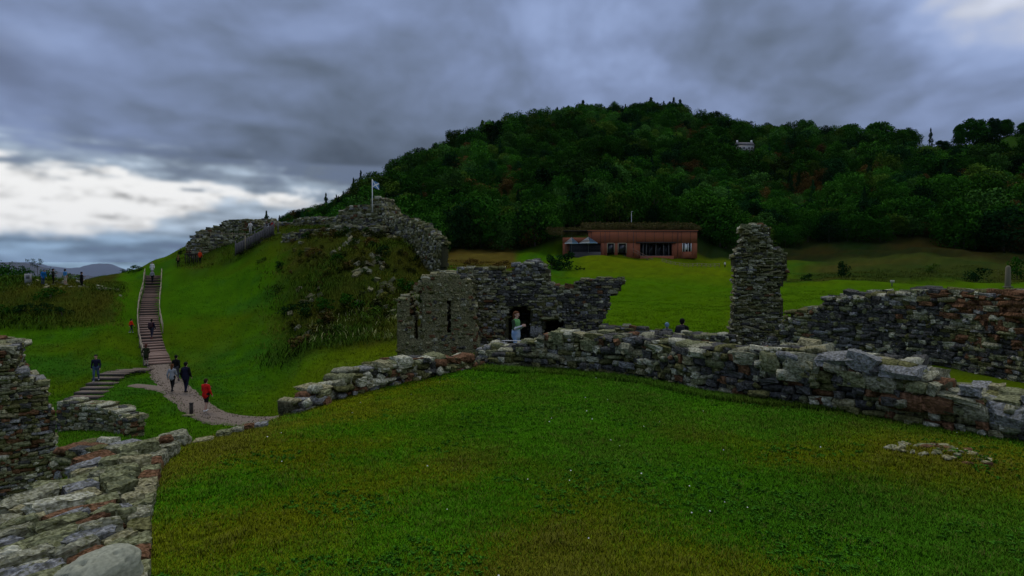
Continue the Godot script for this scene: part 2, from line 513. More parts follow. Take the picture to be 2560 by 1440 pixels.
# ---------------------------------------------------------------- masonry
# A ruined wall: a rough core that follows a line in plan, and stones laid in courses over its faces, top and ends.
func wall(called: String, label: String, spec: Dictionary) -> Node3D:
	var pts = []
	for p in spec.plan: pts.append(plan(p[0], p[1]))
	var us = [0.0]
	for i in range(1, pts.size()): us.append(us[-1] + pts[i].distance_to(pts[i - 1]))
	var thick = spec.get("thick", 0.7)
	var uv_of = func(px: float, py: float) -> Vector2:
		var r = ray(px, py)
		var dir = Vector2(r.x, r.z)
		var n = pts.size()
		for i in range(1, n):
			var A = pts[i - 1]
			var e = pts[i] - A
			var det = dir.x * -e.y + e.x * dir.y
			if absf(det) < 1e-6: continue
			var s = (A.x * -e.y + e.x * A.y) / det
			var t = (dir.x * A.y - dir.y * A.x) / det
			if s > 0 and (t >= 0 or i == 1) and (t <= 1 or i == n - 1):
				return Vector2(us[i - 1] + t * e.length(), EYE.y + r.y * s)
		return Vector2.ZERO
	var pos_of = func(u: float) -> Array:
		var i = 1
		while i < us.size() - 1 and u > us[i]: i += 1
		var t2 = (pts[i] - pts[i - 1]).normalized()
		var p = pts[i - 1] + t2 * (u - us[i - 1])
		var n2d = Vector2(-t2.y, t2.x)
		if n2d.dot(p) > 0: n2d = -n2d
		# soften the corners
		if i < us.size() - 1 and us[i] - u < 0.6:
			var t3 = (pts[i + 1] - pts[i]).normalized()
			var m3 = Vector2(-t3.y, t3.x)
			if m3.dot(p) > 0: m3 = -m3
			n2d = n2d.lerp(m3, 0.5 * (1 - (us[i] - u) / 0.6)).normalized()
		elif i > 1 and u - us[i - 1] < 0.6:
			var t4 = (pts[i - 1] - pts[i - 2]).normalized()
			var m4 = Vector2(-t4.y, t4.x)
			if m4.dot(p) > 0: m4 = -m4
			n2d = n2d.lerp(m4, 0.5 * (1 - (u - us[i - 1]) / 0.6)).normalized()
		return [Vector3(p.x, 0, p.y), Vector3(n2d.x, 0, n2d.y)]
	var poly = PackedVector2Array()
	for p in spec.top: poly.append(uv_of.call(p[0], p[1]))
	if not spec.get("closed", false):
		var ua = poly[0].x
		var ub = poly[-1].x
		var k = 12
		for i in k + 1:
			var u = lerpf(ub, ua, i / float(k))
			var q = pos_of.call(u)[0]
			poly.append(Vector2(u, minf(ground(q.x, q.z), ground(q.x, q.z) + 0.0) - 0.25))
	var cuts = []
	for c in spec.get("cuts", []):
		var cp = PackedVector2Array()
		for p in c: cp.append(uv_of.call(p[0], p[1]))
		cuts.append(cp)
	var inside = func(u: float, v: float) -> bool:
		var q = Vector2(u, v)
		if not Geometry2D.is_point_in_polygon(q, poly): return false
		for c in cuts:
			if Geometry2D.is_point_in_polygon(q, c): return false
		return true
	var lo = poly[0]
	var hi = poly[0]
	for p in poly:
		lo = lo.min(p)
		hi = hi.max(p)
	var mid = pos_of.call((lo.x + hi.x) * 0.5)
	var base_y = lo.y
	var root = thing(called, label, spec.get("category", "wall"), Vector3(mid[0].x, base_y, mid[0].z), 0.0, spec.get("group", ""))
	var org = root.position
	# --- core
	var cs = spec.get("cell", 0.16)
	var nu = int(ceil((hi.x - lo.x) / cs)) + 1
	var nv = int(ceil((hi.y - lo.y) / cs)) + 1
	var full = {}
	for i in nu:
		for j in nv:
			if inside.call(lo.x + (i + 0.5) * cs, lo.y + (j + 0.5) * cs): full[Vector2i(i, j)] = true
	var s = st_begin()
	var corner = func(i: int, j: int, back: bool) -> Vector3:
		var u = lo.x + i * cs
		var v = lo.y + j * cs
		var f = pos_of.call(u)
		var jit = n3.get_noise_3d(u * 40 + (50 if back else 0), v * 40, org.x * 13) * cs * 0.5
		var jv = n3.get_noise_3d(u * 40, v * 40 + 77, org.z * 11) * cs * 0.45
		return f[0] + f[1] * ((-thick if back else spec.get("core_off", -0.07)) + jit) + Vector3(0, v + jv, 0) - org
	for key in full:
		var i = key.x
		var j = key.y
		var f = [corner.call(i, j, false), corner.call(i + 1, j, false), corner.call(i + 1, j + 1, false), corner.call(i, j + 1, false)]
		var b = [corner.call(i, j, true), corner.call(i + 1, j, true), corner.call(i + 1, j + 1, true), corner.call(i, j + 1, true)]
		quad(s, f[0], f[3], f[2], f[1])
		quad(s, b[0], b[1], b[2], b[3])
		if not full.has(key + Vector2i(0, 1)): quad(s, f[3], b[3], b[2], f[2])
		if not full.has(key + Vector2i(1, 0)): quad(s, f[1], f[2], b[2], b[1])
		if not full.has(key + Vector2i(-1, 0)): quad(s, f[0], b[0], b[3], f[3])
	obj("wall_core", done(s), spec.get("core", M.mortar), root)
	# --- stones
	var sw = spec.get("sw", [0.2, 0.5])
	var sh = spec.get("sh", [0.08, 0.16])
	var dep = spec.get("dep", 0.24)
	var proud = spec.get("proud", 0.05)
	var fill = spec.get("fill", 1.0)
	var list = []
	var tone_at = func(u: float, v: float) -> int:
		var w = spec.get("tones", [3, 3, 1, 1, 1, 2, 1, 1]).duplicate()
		var x = n2.get_noise_3d(u * 18, v * 26, org.x * 3)
		var y = n2.get_noise_3d(u * 14 + 60, v * 20, org.z * 3)
		w[4] *= 1.0 + 7.0 * smoothstep(0.05, 0.4, x)
		w[3] *= 0.7 + 4.0 * smoothstep(0.1, 0.4, y)
		w[7] *= 1.0 + 5.0 * smoothstep(0.1, 0.4, -y)
		w[2] *= 1.0 + 2.0 * smoothstep(0.6, 1.0, (v - lo.y) / maxf(hi.y - lo.y, 0.1))
		if spec.has("red"): w[3] *= 1.0 + 14.0 * smoothstep(0.42, 0.62, (u - lo.x) / (hi.x - lo.x)) * smoothstep(0.62, 0.78, (v - lo.y) / (hi.y - lo.y))
		var tot = 0.0
		for q in w: tot += q
		var pick = rng.randf() * tot
		for q in w.size():
			pick -= w[q]
			if pick <= 0: return q
		return 0
	var lay = func(u: float, v: float, w: float, h: float, off: float, along_normal: bool, dd: float) -> void:
		var f = pos_of.call(u)
		var nrm = f[1]
		var tan = Vector3.UP.cross(nrm).normalized()
		var bx = Basis(tan, Vector3.UP, nrm)
		if along_normal: bx = Basis(nrm, Vector3.UP, -tan)
		bx = bx * Basis.from_euler(Vector3(rng.randfn(0, 0.09), rng.randfn(0, 0.11), rng.randfn(0, 0.06) * spec.get("tilt", 1.0)))
		bx = bx * Basis.from_scale(Vector3(w, h, dd))
		list.append([Transform3D(bx, f[0] + nrm * off + Vector3(0, v, 0) - org), tone_at.call(u, v), w * h])
	var v = lo.y + 0.1
	while v < hi.y + 0.06:
		var ch = lerpf(sh[0], sh[1], rng.randf())
		var u = lo.x + rng.randf() * 0.2
		var was = false
		var last_edge = 0.0
		while u < hi.x + 0.3:
			var w = lerpf(sw[0], sw[1], pow(rng.randf(), 1.4))
			var vv = v + ch * 0.5 + 0.05 * n2.get_noise_2d(u * 30, v * 9)
			var ok = inside.call(u + w * 0.5, vv)
			if ok and w > 0.2 * (sh[1] / 0.15) and not (inside.call(u + w * 0.08, vv) and inside.call(u + w * 0.92, vv)):
				w *= 0.45
				ok = inside.call(u + w * 0.5, vv)
			if ok and rng.randf() < fill:
				lay.call(u + w * 0.5, vv, w * 1.02, ch * rng.randf_range(0.9, 1.12), -dep * 0.5 + proud * rng.randfn(0.3, 0.6), false, dep)
			if ok != was:      # an end or a reveal: stones run back into the thickness
				var e = u + (0.08 if ok else -0.08)
				var dn = 0.3
				while dn < thick:
					lay.call(e, vv, rng.randf_range(0.24, 0.4), ch, -dn, true, 0.24)
					dn += rng.randf_range(0.26, 0.4)
			was = ok
			u += w
		v += ch
	# stones along the top
	var cap = spec.get("cap", [0.2, 0.42])
	var cu = lo.x + 0.05
	while cu < hi.x:
		var w = lerpf(cap[0], cap[1], rng.randf())
		var j = nv
		var i = clampi(int((cu + w * 0.5 - lo.x) / cs), 0, nu - 1)
		while j >= 0 and not full.has(Vector2i(i, j)): j -= 1
		if j >= 0:
			var tv = lo.y + (j + 1) * cs
			var dn = 0.06
			while dn < thick:
				var dd = rng.randf_range(0.22, 0.45)
				var hh = rng.randf_range(cap[0] * 0.45, cap[1] * 0.5)
				lay.call(cu + w * 0.5, tv + rng.randf_range(-0.3, 0.25) * hh, w * 1.05, hh, -dn - dd * 0.4, false, dd)
				dn += dd * 0.92
		cu += w
	# small rubble and packing stones between the larger ones
	var keys = full.keys()
	var rs = spec.get("rs", [sh[0] * 0.55, sh[1] * 0.8])
	for i in int(keys.size() * cs * cs * spec.get("rubble", 26) * (0.01 / (sh[0] * sh[1]))):
		var q = keys[rng.randi() % keys.size()]
		var z = lerpf(rs[0], rs[1], pow(rng.randf(), 1.5))
		var f = pos_of.call(lo.x + (q.x + rng.randf()) * cs)
		var bx = Basis.from_euler(Vector3(rng.randfn(0, 0.4), rng.randf() * TAU, rng.randfn(0, 0.4))) * Basis.from_scale(Vector3(z * rng.randf_range(1.0, 2.0), z, z * 1.2))
		list.append([Transform3D(bx, f[0] + f[1] * (-z * 0.35 + proud * rng.randfn(0.35, 0.5)) + Vector3(0, lo.y + (q.y + rng.randf()) * cs, 0) - org), tone_at.call(lo.x + q.x * cs, lo.y + q.y * cs), z * z])
	for b in spec.get("boulders", []):
		var q = uv_of.call(b[0], b[1])
		var f = pos_of.call(q.x)
		var bx = Basis(Vector3.UP.cross(f[1]).normalized(), Vector3.UP, f[1]) * Basis.from_euler(Vector3(rng.randfn(0, 0.06), rng.randfn(0, 0.15), b[5] if b.size() > 5 else 0.0)) * Basis.from_scale(Vector3(b[2], b[3], minf(b[2], 0.6)))
		list.append([Transform3D(bx, f[0] + f[1] * (0.07 - minf(b[2], 0.6) * 0.5) + Vector3(0, q.y, 0) - org), b[4], 99.0])
	lay_stones(root, list, org, spec.get("meshes", stone_meshes))
	return root

func lay_stones(root: Node3D, list: Array, org: Vector3, meshes: Array) -> void:
	var sized = []
	for e in list:
		var p = e[0].origin + org
		var d = maxf(-p.z, 1.0)
		sized.append([e[2] / (d * d) * (1.0 + 0.01 * rng.randf()), e, e[0].basis.x.length() * F / d])
	sized.sort_custom(func(a, b): return a[0] > b[0])
	var rest = {}
	var k = 0
	for q in sized:
		var e = q[1]
		if k < 300 and q[2] > 9.0:
			var o = obj("stone", meshes[rng.randi() % meshes.size()], M.stone[e[1]], root)
			o.transform = e[0]
			k += 1
		else:
			var m = rng.randi() % 3
			if not rest.has(m): rest[m] = [[], []]
			rest[m][0].append(e[0])
			var c = M.tones[e[1]]
			rest[m][1].append(c * rng.randf_range(0.8, 1.2))
	for m in rest:
		multi("small_stones", stone_meshes[m], M.stone_multi, rest[m][0], rest[m][1], root)

# ---------------------------------------------------------------- plants
func make_crown(w: float, h: float, lobes: int, leaves: int, size: float, seed_: int, conifer := false) -> ArrayMesh:
	var g = RandomNumberGenerator.new()
	g.seed = seed_
	var pos = PackedVector3Array()
	var nor = PackedVector3Array()
	var col = PackedColorArray()
	var centres = []
	for i in lobes:
		var t = (i + 0.5) / lobes
		var a = g.randf() * TAU
		var y = lerpf(0.16, 0.9, t)
		var rad = w * 0.5 * sqrt(maxf(0.0, 1.0 - pow((y - 0.45) / 0.56, 2.0))) * g.randf_range(0.35, 0.72)
		centres.append([Vector3(cos(a) * rad, y * h, sin(a) * rad), g.randf_range(0.2, 0.33) * w * (1.15 - 0.45 * t), g.randf_range(0.7, 1.3)])
	for i in leaves:
		var p: Vector3
		var n: Vector3
		var tone = 1.0
		if conifer:
			var t = pow(g.randf(), 0.75)
			var y = (1.0 - t) * h
			var a = g.randf() * TAU
			var tier = 0.72 + 0.28 * sin((1.0 - t) * 34.0)
			var rad = pow(0.02 + t, 0.75) * w * 0.5 * tier * g.randf_range(0.35, 1.0) * (1.0 + 0.2 * sin(a * 3.0 + y))
			p = Vector3(cos(a) * rad, y - rad * 0.25, sin(a) * rad)
			n = Vector3(cos(a), 0.35, sin(a)).normalized()
			tone = g.randf_range(0.7, 1.2)
		else:
			var c = centres[g.randi() % lobes]
			var dir = Vector3(g.randfn(), g.randfn() + 0.25, g.randfn()).normalized()
			p = c[0] + dir * Vector3(1, 0.82, 1) * c[1] * pow(g.randf_range(0.25, 1.0), 0.45)
			n = dir
			tone = c[2] * g.randf_range(0.75, 1.25)
		var ax = (n + Vector3(g.randfn(), g.randfn(), g.randfn()) * 0.7).normalized()
		var tx = ax.cross(Vector3(g.randfn(), g.randfn(), g.randfn())).normalized()
		var ty = ax.cross(tx)
		var s = size * g.randf_range(0.55, 1.2)
		var q = [p - tx * s * 0.5, p + ty * s * 0.32 + ax * s * 0.1, p + tx * s * 0.5, p - ty * s * 0.32 - ax * s * 0.08]
		for k in [0, 1, 2, 0, 2, 3]:
			pos.append(q[k])
			nor.append((n * 0.8 + ax * 0.5).normalized())
			col.append(Color(tone, tone, tone * 0.95))
	var arr = []
	arr.resize(Mesh.ARRAY_MAX)
	arr[Mesh.ARRAY_VERTEX] = pos
	arr[Mesh.ARRAY_NORMAL] = nor
	arr[Mesh.ARRAY_COLOR] = col
	var m = ArrayMesh.new()
	m.add_surface_from_arrays(Mesh.PRIMITIVE_TRIANGLES, arr)
	return m

func make_trunk(h: float, r: float, limbs: int, seed_: int) -> ArrayMesh:
	var g = RandomNumberGenerator.new()
	g.seed = seed_
	var s = st_begin()
	var p = Vector3(0, -0.6, 0)
	var top = Vector3(g.randfn(0, 0.2), h, g.randfn(0, 0.2))
	add_tube(s, p, p.lerp(top, 0.5), r, r * 0.7, 7)
	add_tube(s, p.lerp(top, 0.5), top, r * 0.7, r * 0.25, 7)
	for i in limbs:
		var t = g.randf_range(0.35, 0.85)
		var b = p.lerp(top, t)
		var a = g.randf() * TAU
		add_tube(s, b, b + Vector3(cos(a) * h * 0.28, h * 0.2, sin(a) * h * 0.28), r * 0.4, r * 0.1, 5)
	return done(s)

func make_tuft(blades: int, h: float, w: float, spread: float, seed_: int, bend := 0.5) -> ArrayMesh:
	var g = RandomNumberGenerator.new()
	g.seed = seed_
	var pos = PackedVector3Array()
	var nor = PackedVector3Array()
	var col = PackedColorArray()
	for i in blades:
		var a = g.randf() * TAU
		var b0 = Vector3(g.randfn() * spread, 0, g.randfn() * spread)
		var out = Vector3(cos(a), 0, sin(a))
		var side = Vector3(-sin(a), 0, cos(a)) * w * g.randf_range(0.6, 1.2)
		var hh = h * g.randf_range(0.45, 1.1)
		var m1 = b0 + out * hh * 0.18 * bend + Vector3(0, hh * 0.55, 0)
		var tip = b0 + out * hh * 0.7 * bend + Vector3(0, hh, 0)
		var t = g.randf_range(0.75, 1.25)
		var c0 = Color(t, t, t)
		var c1 = Color(t * 1.1, t * 1.1, t * 1.1)
		var up = (Vector3.UP + out * 0.4).normalized()
		for q in [[b0 - side * 0.5, c0], [m1 - side * 0.4, c0], [b0 + side * 0.5, c0], [b0 + side * 0.5, c0], [m1 - side * 0.4, c0], [m1 + side * 0.4, c0], [m1 - side * 0.4, c0], [tip, c1], [m1 + side * 0.4, c0]]:
			pos.append(q[0]); col.append(q[1]); nor.append(up)
	var arr = []
	arr.resize(Mesh.ARRAY_MAX)
	arr[Mesh.ARRAY_VERTEX] = pos
	arr[Mesh.ARRAY_NORMAL] = nor
	arr[Mesh.ARRAY_COLOR] = col
	var m = ArrayMesh.new()
	m.add_surface_from_arrays(Mesh.PRIMITIVE_TRIANGLES, arr)
	return m

# ---------------------------------------------------------------- people: tapered capsules joined with a smooth minimum and meshed as surface nets
func net(bones: Array, cell: float, k: float, out_pos: PackedVector3Array, out_nor: PackedVector3Array, out_col: PackedColorArray) -> void:
	var lo = Vector3.ONE * 1e9
	var hi = -lo
	for b in bones:
		var r = maxf(b[2], b[3]) + k + cell * 2.5
		lo = lo.min(b[0] - Vector3.ONE * r).min(b[1] - Vector3.ONE * r)
		hi = hi.max(b[0] + Vector3.ONE * r).max(b[1] + Vector3.ONE * r)
	var n = Vector3i(((hi - lo) / cell).ceil()) + Vector3i.ONE
	var f = PackedFloat32Array()
	f.resize(n.x * n.y * n.z)
	f.fill(1.0)
	var sx = 1
	var sy = n.x
	var sz = n.x * n.y
	for b in bones:
		var A: Vector3 = b[0]
		var B: Vector3 = b[1]
		var ra: float = b[2]
		var rb: float = b[3]
		var r = maxf(ra, rb) + k + cell * 2.0
		var i0 = Vector3i(((A.min(B) - Vector3.ONE * r - lo) / cell).floor()).max(Vector3i.ZERO)
		var i1 = Vector3i(((A.max(B) + Vector3.ONE * r - lo) / cell).ceil()).min(n - Vector3i.ONE)
		var e = B - A
		var ee = maxf(e.length_squared(), 1e-9)
		for z in range(i0.z, i1.z + 1):
			for y in range(i0.y, i1.y + 1):
				for x in range(i0.x, i1.x + 1):
					var p = lo + Vector3(x, y, z) * cell
					var t = clampf((p - A).dot(e) / ee, 0.0, 1.0)
					var dd = (p - A - e * t).length() - lerpf(ra, rb, t)
					var q = x + y * sy + z * sz
					var o = f[q]
					var h = maxf(k - absf(o - dd), 0.0) / k
					f[q] = minf(o, dd) - h * h * k * 0.25
	var vid = {}
	var vp = PackedVector3Array()
	for z in n.z - 1:
		for y in n.y - 1:
			var row = y * sy + z * sz
			for x in n.x - 1:
				var q = x + row
				var m = 0
				if f[q] < 0: m += 1
				if f[q + 1] < 0: m += 1
				if f[q + sy] < 0: m += 1
				if f[q + sy + 1] < 0: m += 1
				if f[q + sz] < 0: m += 1
				if f[q + sz + 1] < 0: m += 1
				if f[q + sz + sy] < 0: m += 1
				if f[q + sz + sy + 1] < 0: m += 1
				if m == 0 or m == 8: continue
				var acc = Vector3.ZERO
				var cnt = 0
				for ed in [[0, 1, 0, 0, 0, 1, 0, 0], [sy, sy + 1, 0, 1, 0, 1, 1, 0], [sz, sz + 1, 0, 0, 1, 1, 0, 1], [sy + sz, sy + sz + 1, 0, 1, 1, 1, 1, 1], [0, sy, 0, 0, 0, 0, 1, 0], [1, 1 + sy, 1, 0, 0, 1, 1, 0], [sz, sz + sy, 0, 0, 1, 0, 1, 1], [1 + sz, 1 + sz + sy, 1, 0, 1, 1, 1, 1], [0, sz, 0, 0, 0, 0, 0, 1], [1, 1 + sz, 1, 0, 0, 1, 0, 1], [sy, sy + sz, 0, 1, 0, 0, 1, 1], [1 + sy, 1 + sy + sz, 1, 1, 0, 1, 1, 1]]:
					var fa = f[q + ed[0]]
					var fb = f[q + ed[1]]
					if (fa < 0) != (fb < 0):
						var t = fa / (fa - fb)
						acc += Vector3(ed[2], ed[3], ed[4]).lerp(Vector3(ed[5], ed[6], ed[7]), t)
						cnt += 1
				vid[q] = vp.size()
				vp.append(lo + (Vector3(x, y, z) + acc / cnt) * cell)
	# colour and normal of every vertex
	var vn = PackedVector3Array()
	var vc = PackedColorArray()
	for p in vp:
		var best = 1e9
		var c = Color.WHITE
		var g = Vector3.UP
		var gsum = Vector3.ZERO
		for b in bones:
			var e = b[1] - b[0]
			var t = clampf((p - b[0]).dot(e) / maxf(e.length_squared(), 1e-9), 0.0, 1.0)
			var w = p - b[0] - e * t
			var dd = w.length() - lerpf(b[2], b[3], t)
			gsum += w.normalized() * exp(-maxf(dd, 0.0) / (k * 0.4))
			if dd < best:
				best = dd
				c = b[4]
		vn.append(gsum.normalized())
		vc.append(c)
	for q in vid:
		for ax in [[sx, sy, sz], [sy, sz, sx], [sz, sx, sy]]:
			if q + ax[0] >= f.size(): continue
			var a0 = f[q] < 0
			var a1 = f[q + ax[0]] < 0
			if a0 == a1: continue
			var c0 = vid.get(q, -1)
			var c1 = vid.get(q - ax[1], -1)
			var c2 = vid.get(q - ax[1] - ax[2], -1)
			var c3 = vid.get(q - ax[2], -1)
			if c0 < 0 or c1 < 0 or c2 < 0 or c3 < 0: continue
			var order = [c0, c1, c2, c0, c2, c3] if not a0 else [c0, c2, c1, c0, c3, c2]
			for w in order:
				out_pos.append(vp[w]); out_nor.append(vn[w]); out_col.append(vc[w])

# look: hair, skin, top, sleeve, legs, shin, shoe; pose: stride, arm (0 hangs, 1 both hands raised before the chest, 2 one hand raised), lean, coat, long
func person(label: String, at_: Vector3, facing: float, height: float, look: Dictionary, pose: Dictionary = {}, fine := 0.022) -> Node3D:
	var root = thing("person", label, "person", at_, facing)
	var hair = look.get("hair", Color(0.03, 0.02, 0.015))
	var skin = look.get("skin", Color(0.42, 0.26, 0.19))
	var top = look.get("top", Color(0.02, 0.02, 0.025))
	var sleeve = look.get("sleeve", top)
	var legs = look.get("legs", Color(0.02, 0.02, 0.03))
	var shin = look.get("shin", legs)
	var shoe = look.get("shoe", Color(0.03, 0.03, 0.03))
	var stride = pose.get("stride", 0.0)
	var lean = pose.get("lean", 0.0)
	var arm = pose.get("arm", 0)
	var bulk = pose.get("bulk", 1.0)
	var V = func(x: float, y: float, z: float) -> Vector3: return Vector3(x, y, z)
	var hip = Vector3(0, 0.92, 0)
	var L = Vector3(0, 0, lean)           # the body faces +z
	var chest = Vector3(0, 1.28, 0) + L * 0.6
	var neck = Vector3(0, 1.45, -0.01) + L
	var head = Vector3(0, 1.60, 0.02) + L * 1.35
	var B = []
	# torso
	B.append([hip + V.call(-0.06, 0.0, 0), hip + V.call(0.06, 0.0, 0), 0.125 * bulk, 0.125 * bulk, legs])
	B.append([hip + V.call(0, 0.08, 0), chest, 0.135 * bulk, 0.145 * bulk, top])
	B.append([chest + V.call(-0.09, 0.05, 0), chest + V.call(0.09, 0.05, 0), 0.115 * bulk, 0.115 * bulk, top])
	B.append([chest + V.call(0, 0.1, -0.01), neck, 0.09, 0.055, top])
	if pose.has("coat"):
		B.append([hip + V.call(0, 0.12, 0), hip + V.call(0, -pose.coat, 0), 0.14 * bulk, 0.17 * bulk, look.get("hem", top)])
	B.append([neck, head + V.call(0, -0.07, -0.01), 0.052, 0.05, skin])
	# legs
	for sd in [-1, 1]:
		var st = stride * sd
		var hj = hip + V.call(sd * 0.09, -0.02, 0)
		var kn = V.call(sd * 0.10, 0.50, st * 0.22 + 0.03)
		var an = V.call(sd * 0.10, 0.09 + maxf(0, -st) * 0.10, st * 0.36 - (0.10 if st < 0 else 0.0))
		B.append([hj, kn, 0.092 * bulk, 0.064, legs])
		B.append([kn, an, 0.062, 0.042, shin])
		B.append([an + V.call(0, -0.045, -0.035), an + V.call(sd * 0.02, -0.055, 0.15), 0.042, 0.034, shoe])
	# arms
	var hands = []
	for sd in [-1, 1]:
		var sh = chest + V.call(sd * 0.185, 0.09, -0.01)
		var el = V.call(sd * 0.245, 1.10, -0.04 - stride * sd * 0.13) + L * 0.7
		var wr = V.call(sd * 0.25, 0.87, 0.06 - stride * sd * 0.24) + L * 0.7
		if arm == 1 or (arm == 2 and sd == 1):
			el = V.call(sd * 0.25, 1.10, 0.05) + L * 0.7
			wr = V.call(sd * 0.10, 1.20, 0.30) + L * 0.7
		elif arm == 3:
			el = V.call(sd * 0.27, 1.10, -0.08) + L * 0.7
			wr = V.call(sd * 0.14, 0.98, 0.12) + L * 0.7
		B.append([sh, el, 0.064 * bulk, 0.05 * bulk, sleeve])
		B.append([el, wr, 0.05 * bulk, 0.036, look.get("forearm", sleeve)])
		hands.append([wr, (wr - el).normalized(), sd])
	var P = PackedVector3Array()
	var N = PackedVector3Array()
	var C = PackedColorArray()
	net(B, fine, 0.05, P, N, C)
	# head with face, ears and nose
	var H = []
	H.append([head + V.call(0, 0.035, -0.015), head + V.call(0, 0.03, 0.01), 0.092, 0.09, skin])
	H.append([head + V.call(0, -0.04, 0.025), head + V.call(0, -0.075, 0.045), 0.062, 0.042, skin])
	H.append([head + V.call(0, 0.02, 0.09), head + V.call(0, -0.02, 0.113), 0.012, 0.017, skin])
	for sd in [-1, 1]:
		H.append([head + V.call(sd * 0.086, 0.02, -0.005), head + V.call(sd * 0.084, -0.02, 0.0), 0.018, 0.014, skin])
		H.append([head + V.call(sd * 0.034, 0.025, 0.084), head + V.call(sd * 0.036, 0.025, 0.085), 0.011, 0.011, Color(0.03, 0.025, 0.02)])
	H.append([head + V.call(-0.02, -0.053, 0.087), head + V.call(0.02, -0.053, 0.087), 0.009, 0.009, Color(0.3, 0.09, 0.08)])
	net(H, 0.011, 0.02, P, N, C)
	# hands: a palm, four bent fingers, and a thumb from the side of the palm
	for hd in hands:
		var wr = hd[0]
		var dir = hd[1]
		var sd = hd[2]
		var side = dir.cross(V.call(sd, 0, 0)).normalized()
		if side.length() < 0.5: side = Vector3.FORWARD
		var inw = side.cross(dir).normalized() * -sd
		if inw.x * sd > 0: inw = -inw
		var G = []
		G.append([wr, wr + dir * 0.03, 0.03, 0.03, skin])
		for fi in 4:
			var o = side * (fi - 1.5) * 0.021
			var base = wr + dir * 0.085 + o
			var ln = [0.062, 0.072, 0.068, 0.052][fi]
			G.append([wr + dir * 0.02 + o * 0.7, base, 0.014, 0.012, skin])
			G.append([base, base + dir * ln * 0.5 + inw * ln * 0.2, 0.0095, 0.009, skin])
			G.append([base + dir * ln * 0.5 + inw * ln * 0.2, base + dir * ln * 0.85 + inw * ln * 0.6, 0.009, 0.008, skin])
		var tb = wr + dir * 0.03 - side * 0.03
		G.append([tb, tb + dir * 0.03 - side * 0.025 + inw * 0.012, 0.012, 0.010, skin])
		G.append([tb + dir * 0.03 - side * 0.025 + inw * 0.012, tb + dir * 0.058 - side * 0.028 + inw * 0.022, 0.010, 0.008, skin])
		net(G, 0.0085, 0.008, P, N, C)
	var arr = []
	arr.resize(Mesh.ARRAY_MAX)
	arr[Mesh.ARRAY_VERTEX] = P
	arr[Mesh.ARRAY_NORMAL] = N
	arr[Mesh.ARRAY_COLOR] = C
	var m = ArrayMesh.new()
	m.add_surface_from_arrays(Mesh.PRIMITIVE_TRIANGLES, arr)
	obj("body", m, M.skin_plain, root)
	# hair, hat or hood
	var hp = PackedVector3Array()
	var hn = PackedVector3Array()
	var hc = PackedColorArray()
	var hb = [[head + V.call(0, 0.055, -0.03), head + V.call(0, 0.05, 0.015), 0.1, 0.096, hair], [head + V.call(0, 0.02, -0.05), head + V.call(0, -0.04, -0.06), 0.085, 0.065, hair]]
	if pose.get("long", false): hb.append([head + V.call(0, -0.02, -0.07), head + V.call(0, -0.22, -0.09), 0.08, 0.05, hair])
	net(hb, 0.014, 0.03, hp, hn, hc)
	# keep the face free
	var kp = PackedVector3Array()
	var kn2 = PackedVector3Array()
	var kc = PackedColorArray()
	for t in range(0, hp.size(), 3):
		var cc = (hp[t] + hp[t + 1] + hp[t + 2]) / 3.0 - head
		if cc.z > 0.045 and cc.y < 0.075: continue
		for w in 3:
			kp.append(hp[t + w]); kn2.append(hn[t + w]); kc.append(hc[t + w])
	arr = []
	arr.resize(Mesh.ARRAY_MAX)
	arr[Mesh.ARRAY_VERTEX] = kp
	arr[Mesh.ARRAY_NORMAL] = kn2
	arr[Mesh.ARRAY_COLOR] = kc
	m = ArrayMesh.new()
	m.add_surface_from_arrays(Mesh.PRIMITIVE_TRIANGLES, arr)
	obj(pose.get("headgear", "hair"), m, M.skin_plain, root)
	if pose.has("pack"):
		var bp = make_stone(4, 0.55, 0.03, 77)
		var o = obj("backpack", bp, mat(pose.pack, 0.8), root, chest + V.call(0, -0.04, -0.22))
		o.scale = Vector3(0.32, 0.46, 0.2)
	root.scale = Vector3.ONE * (height / 1.72)
	return root

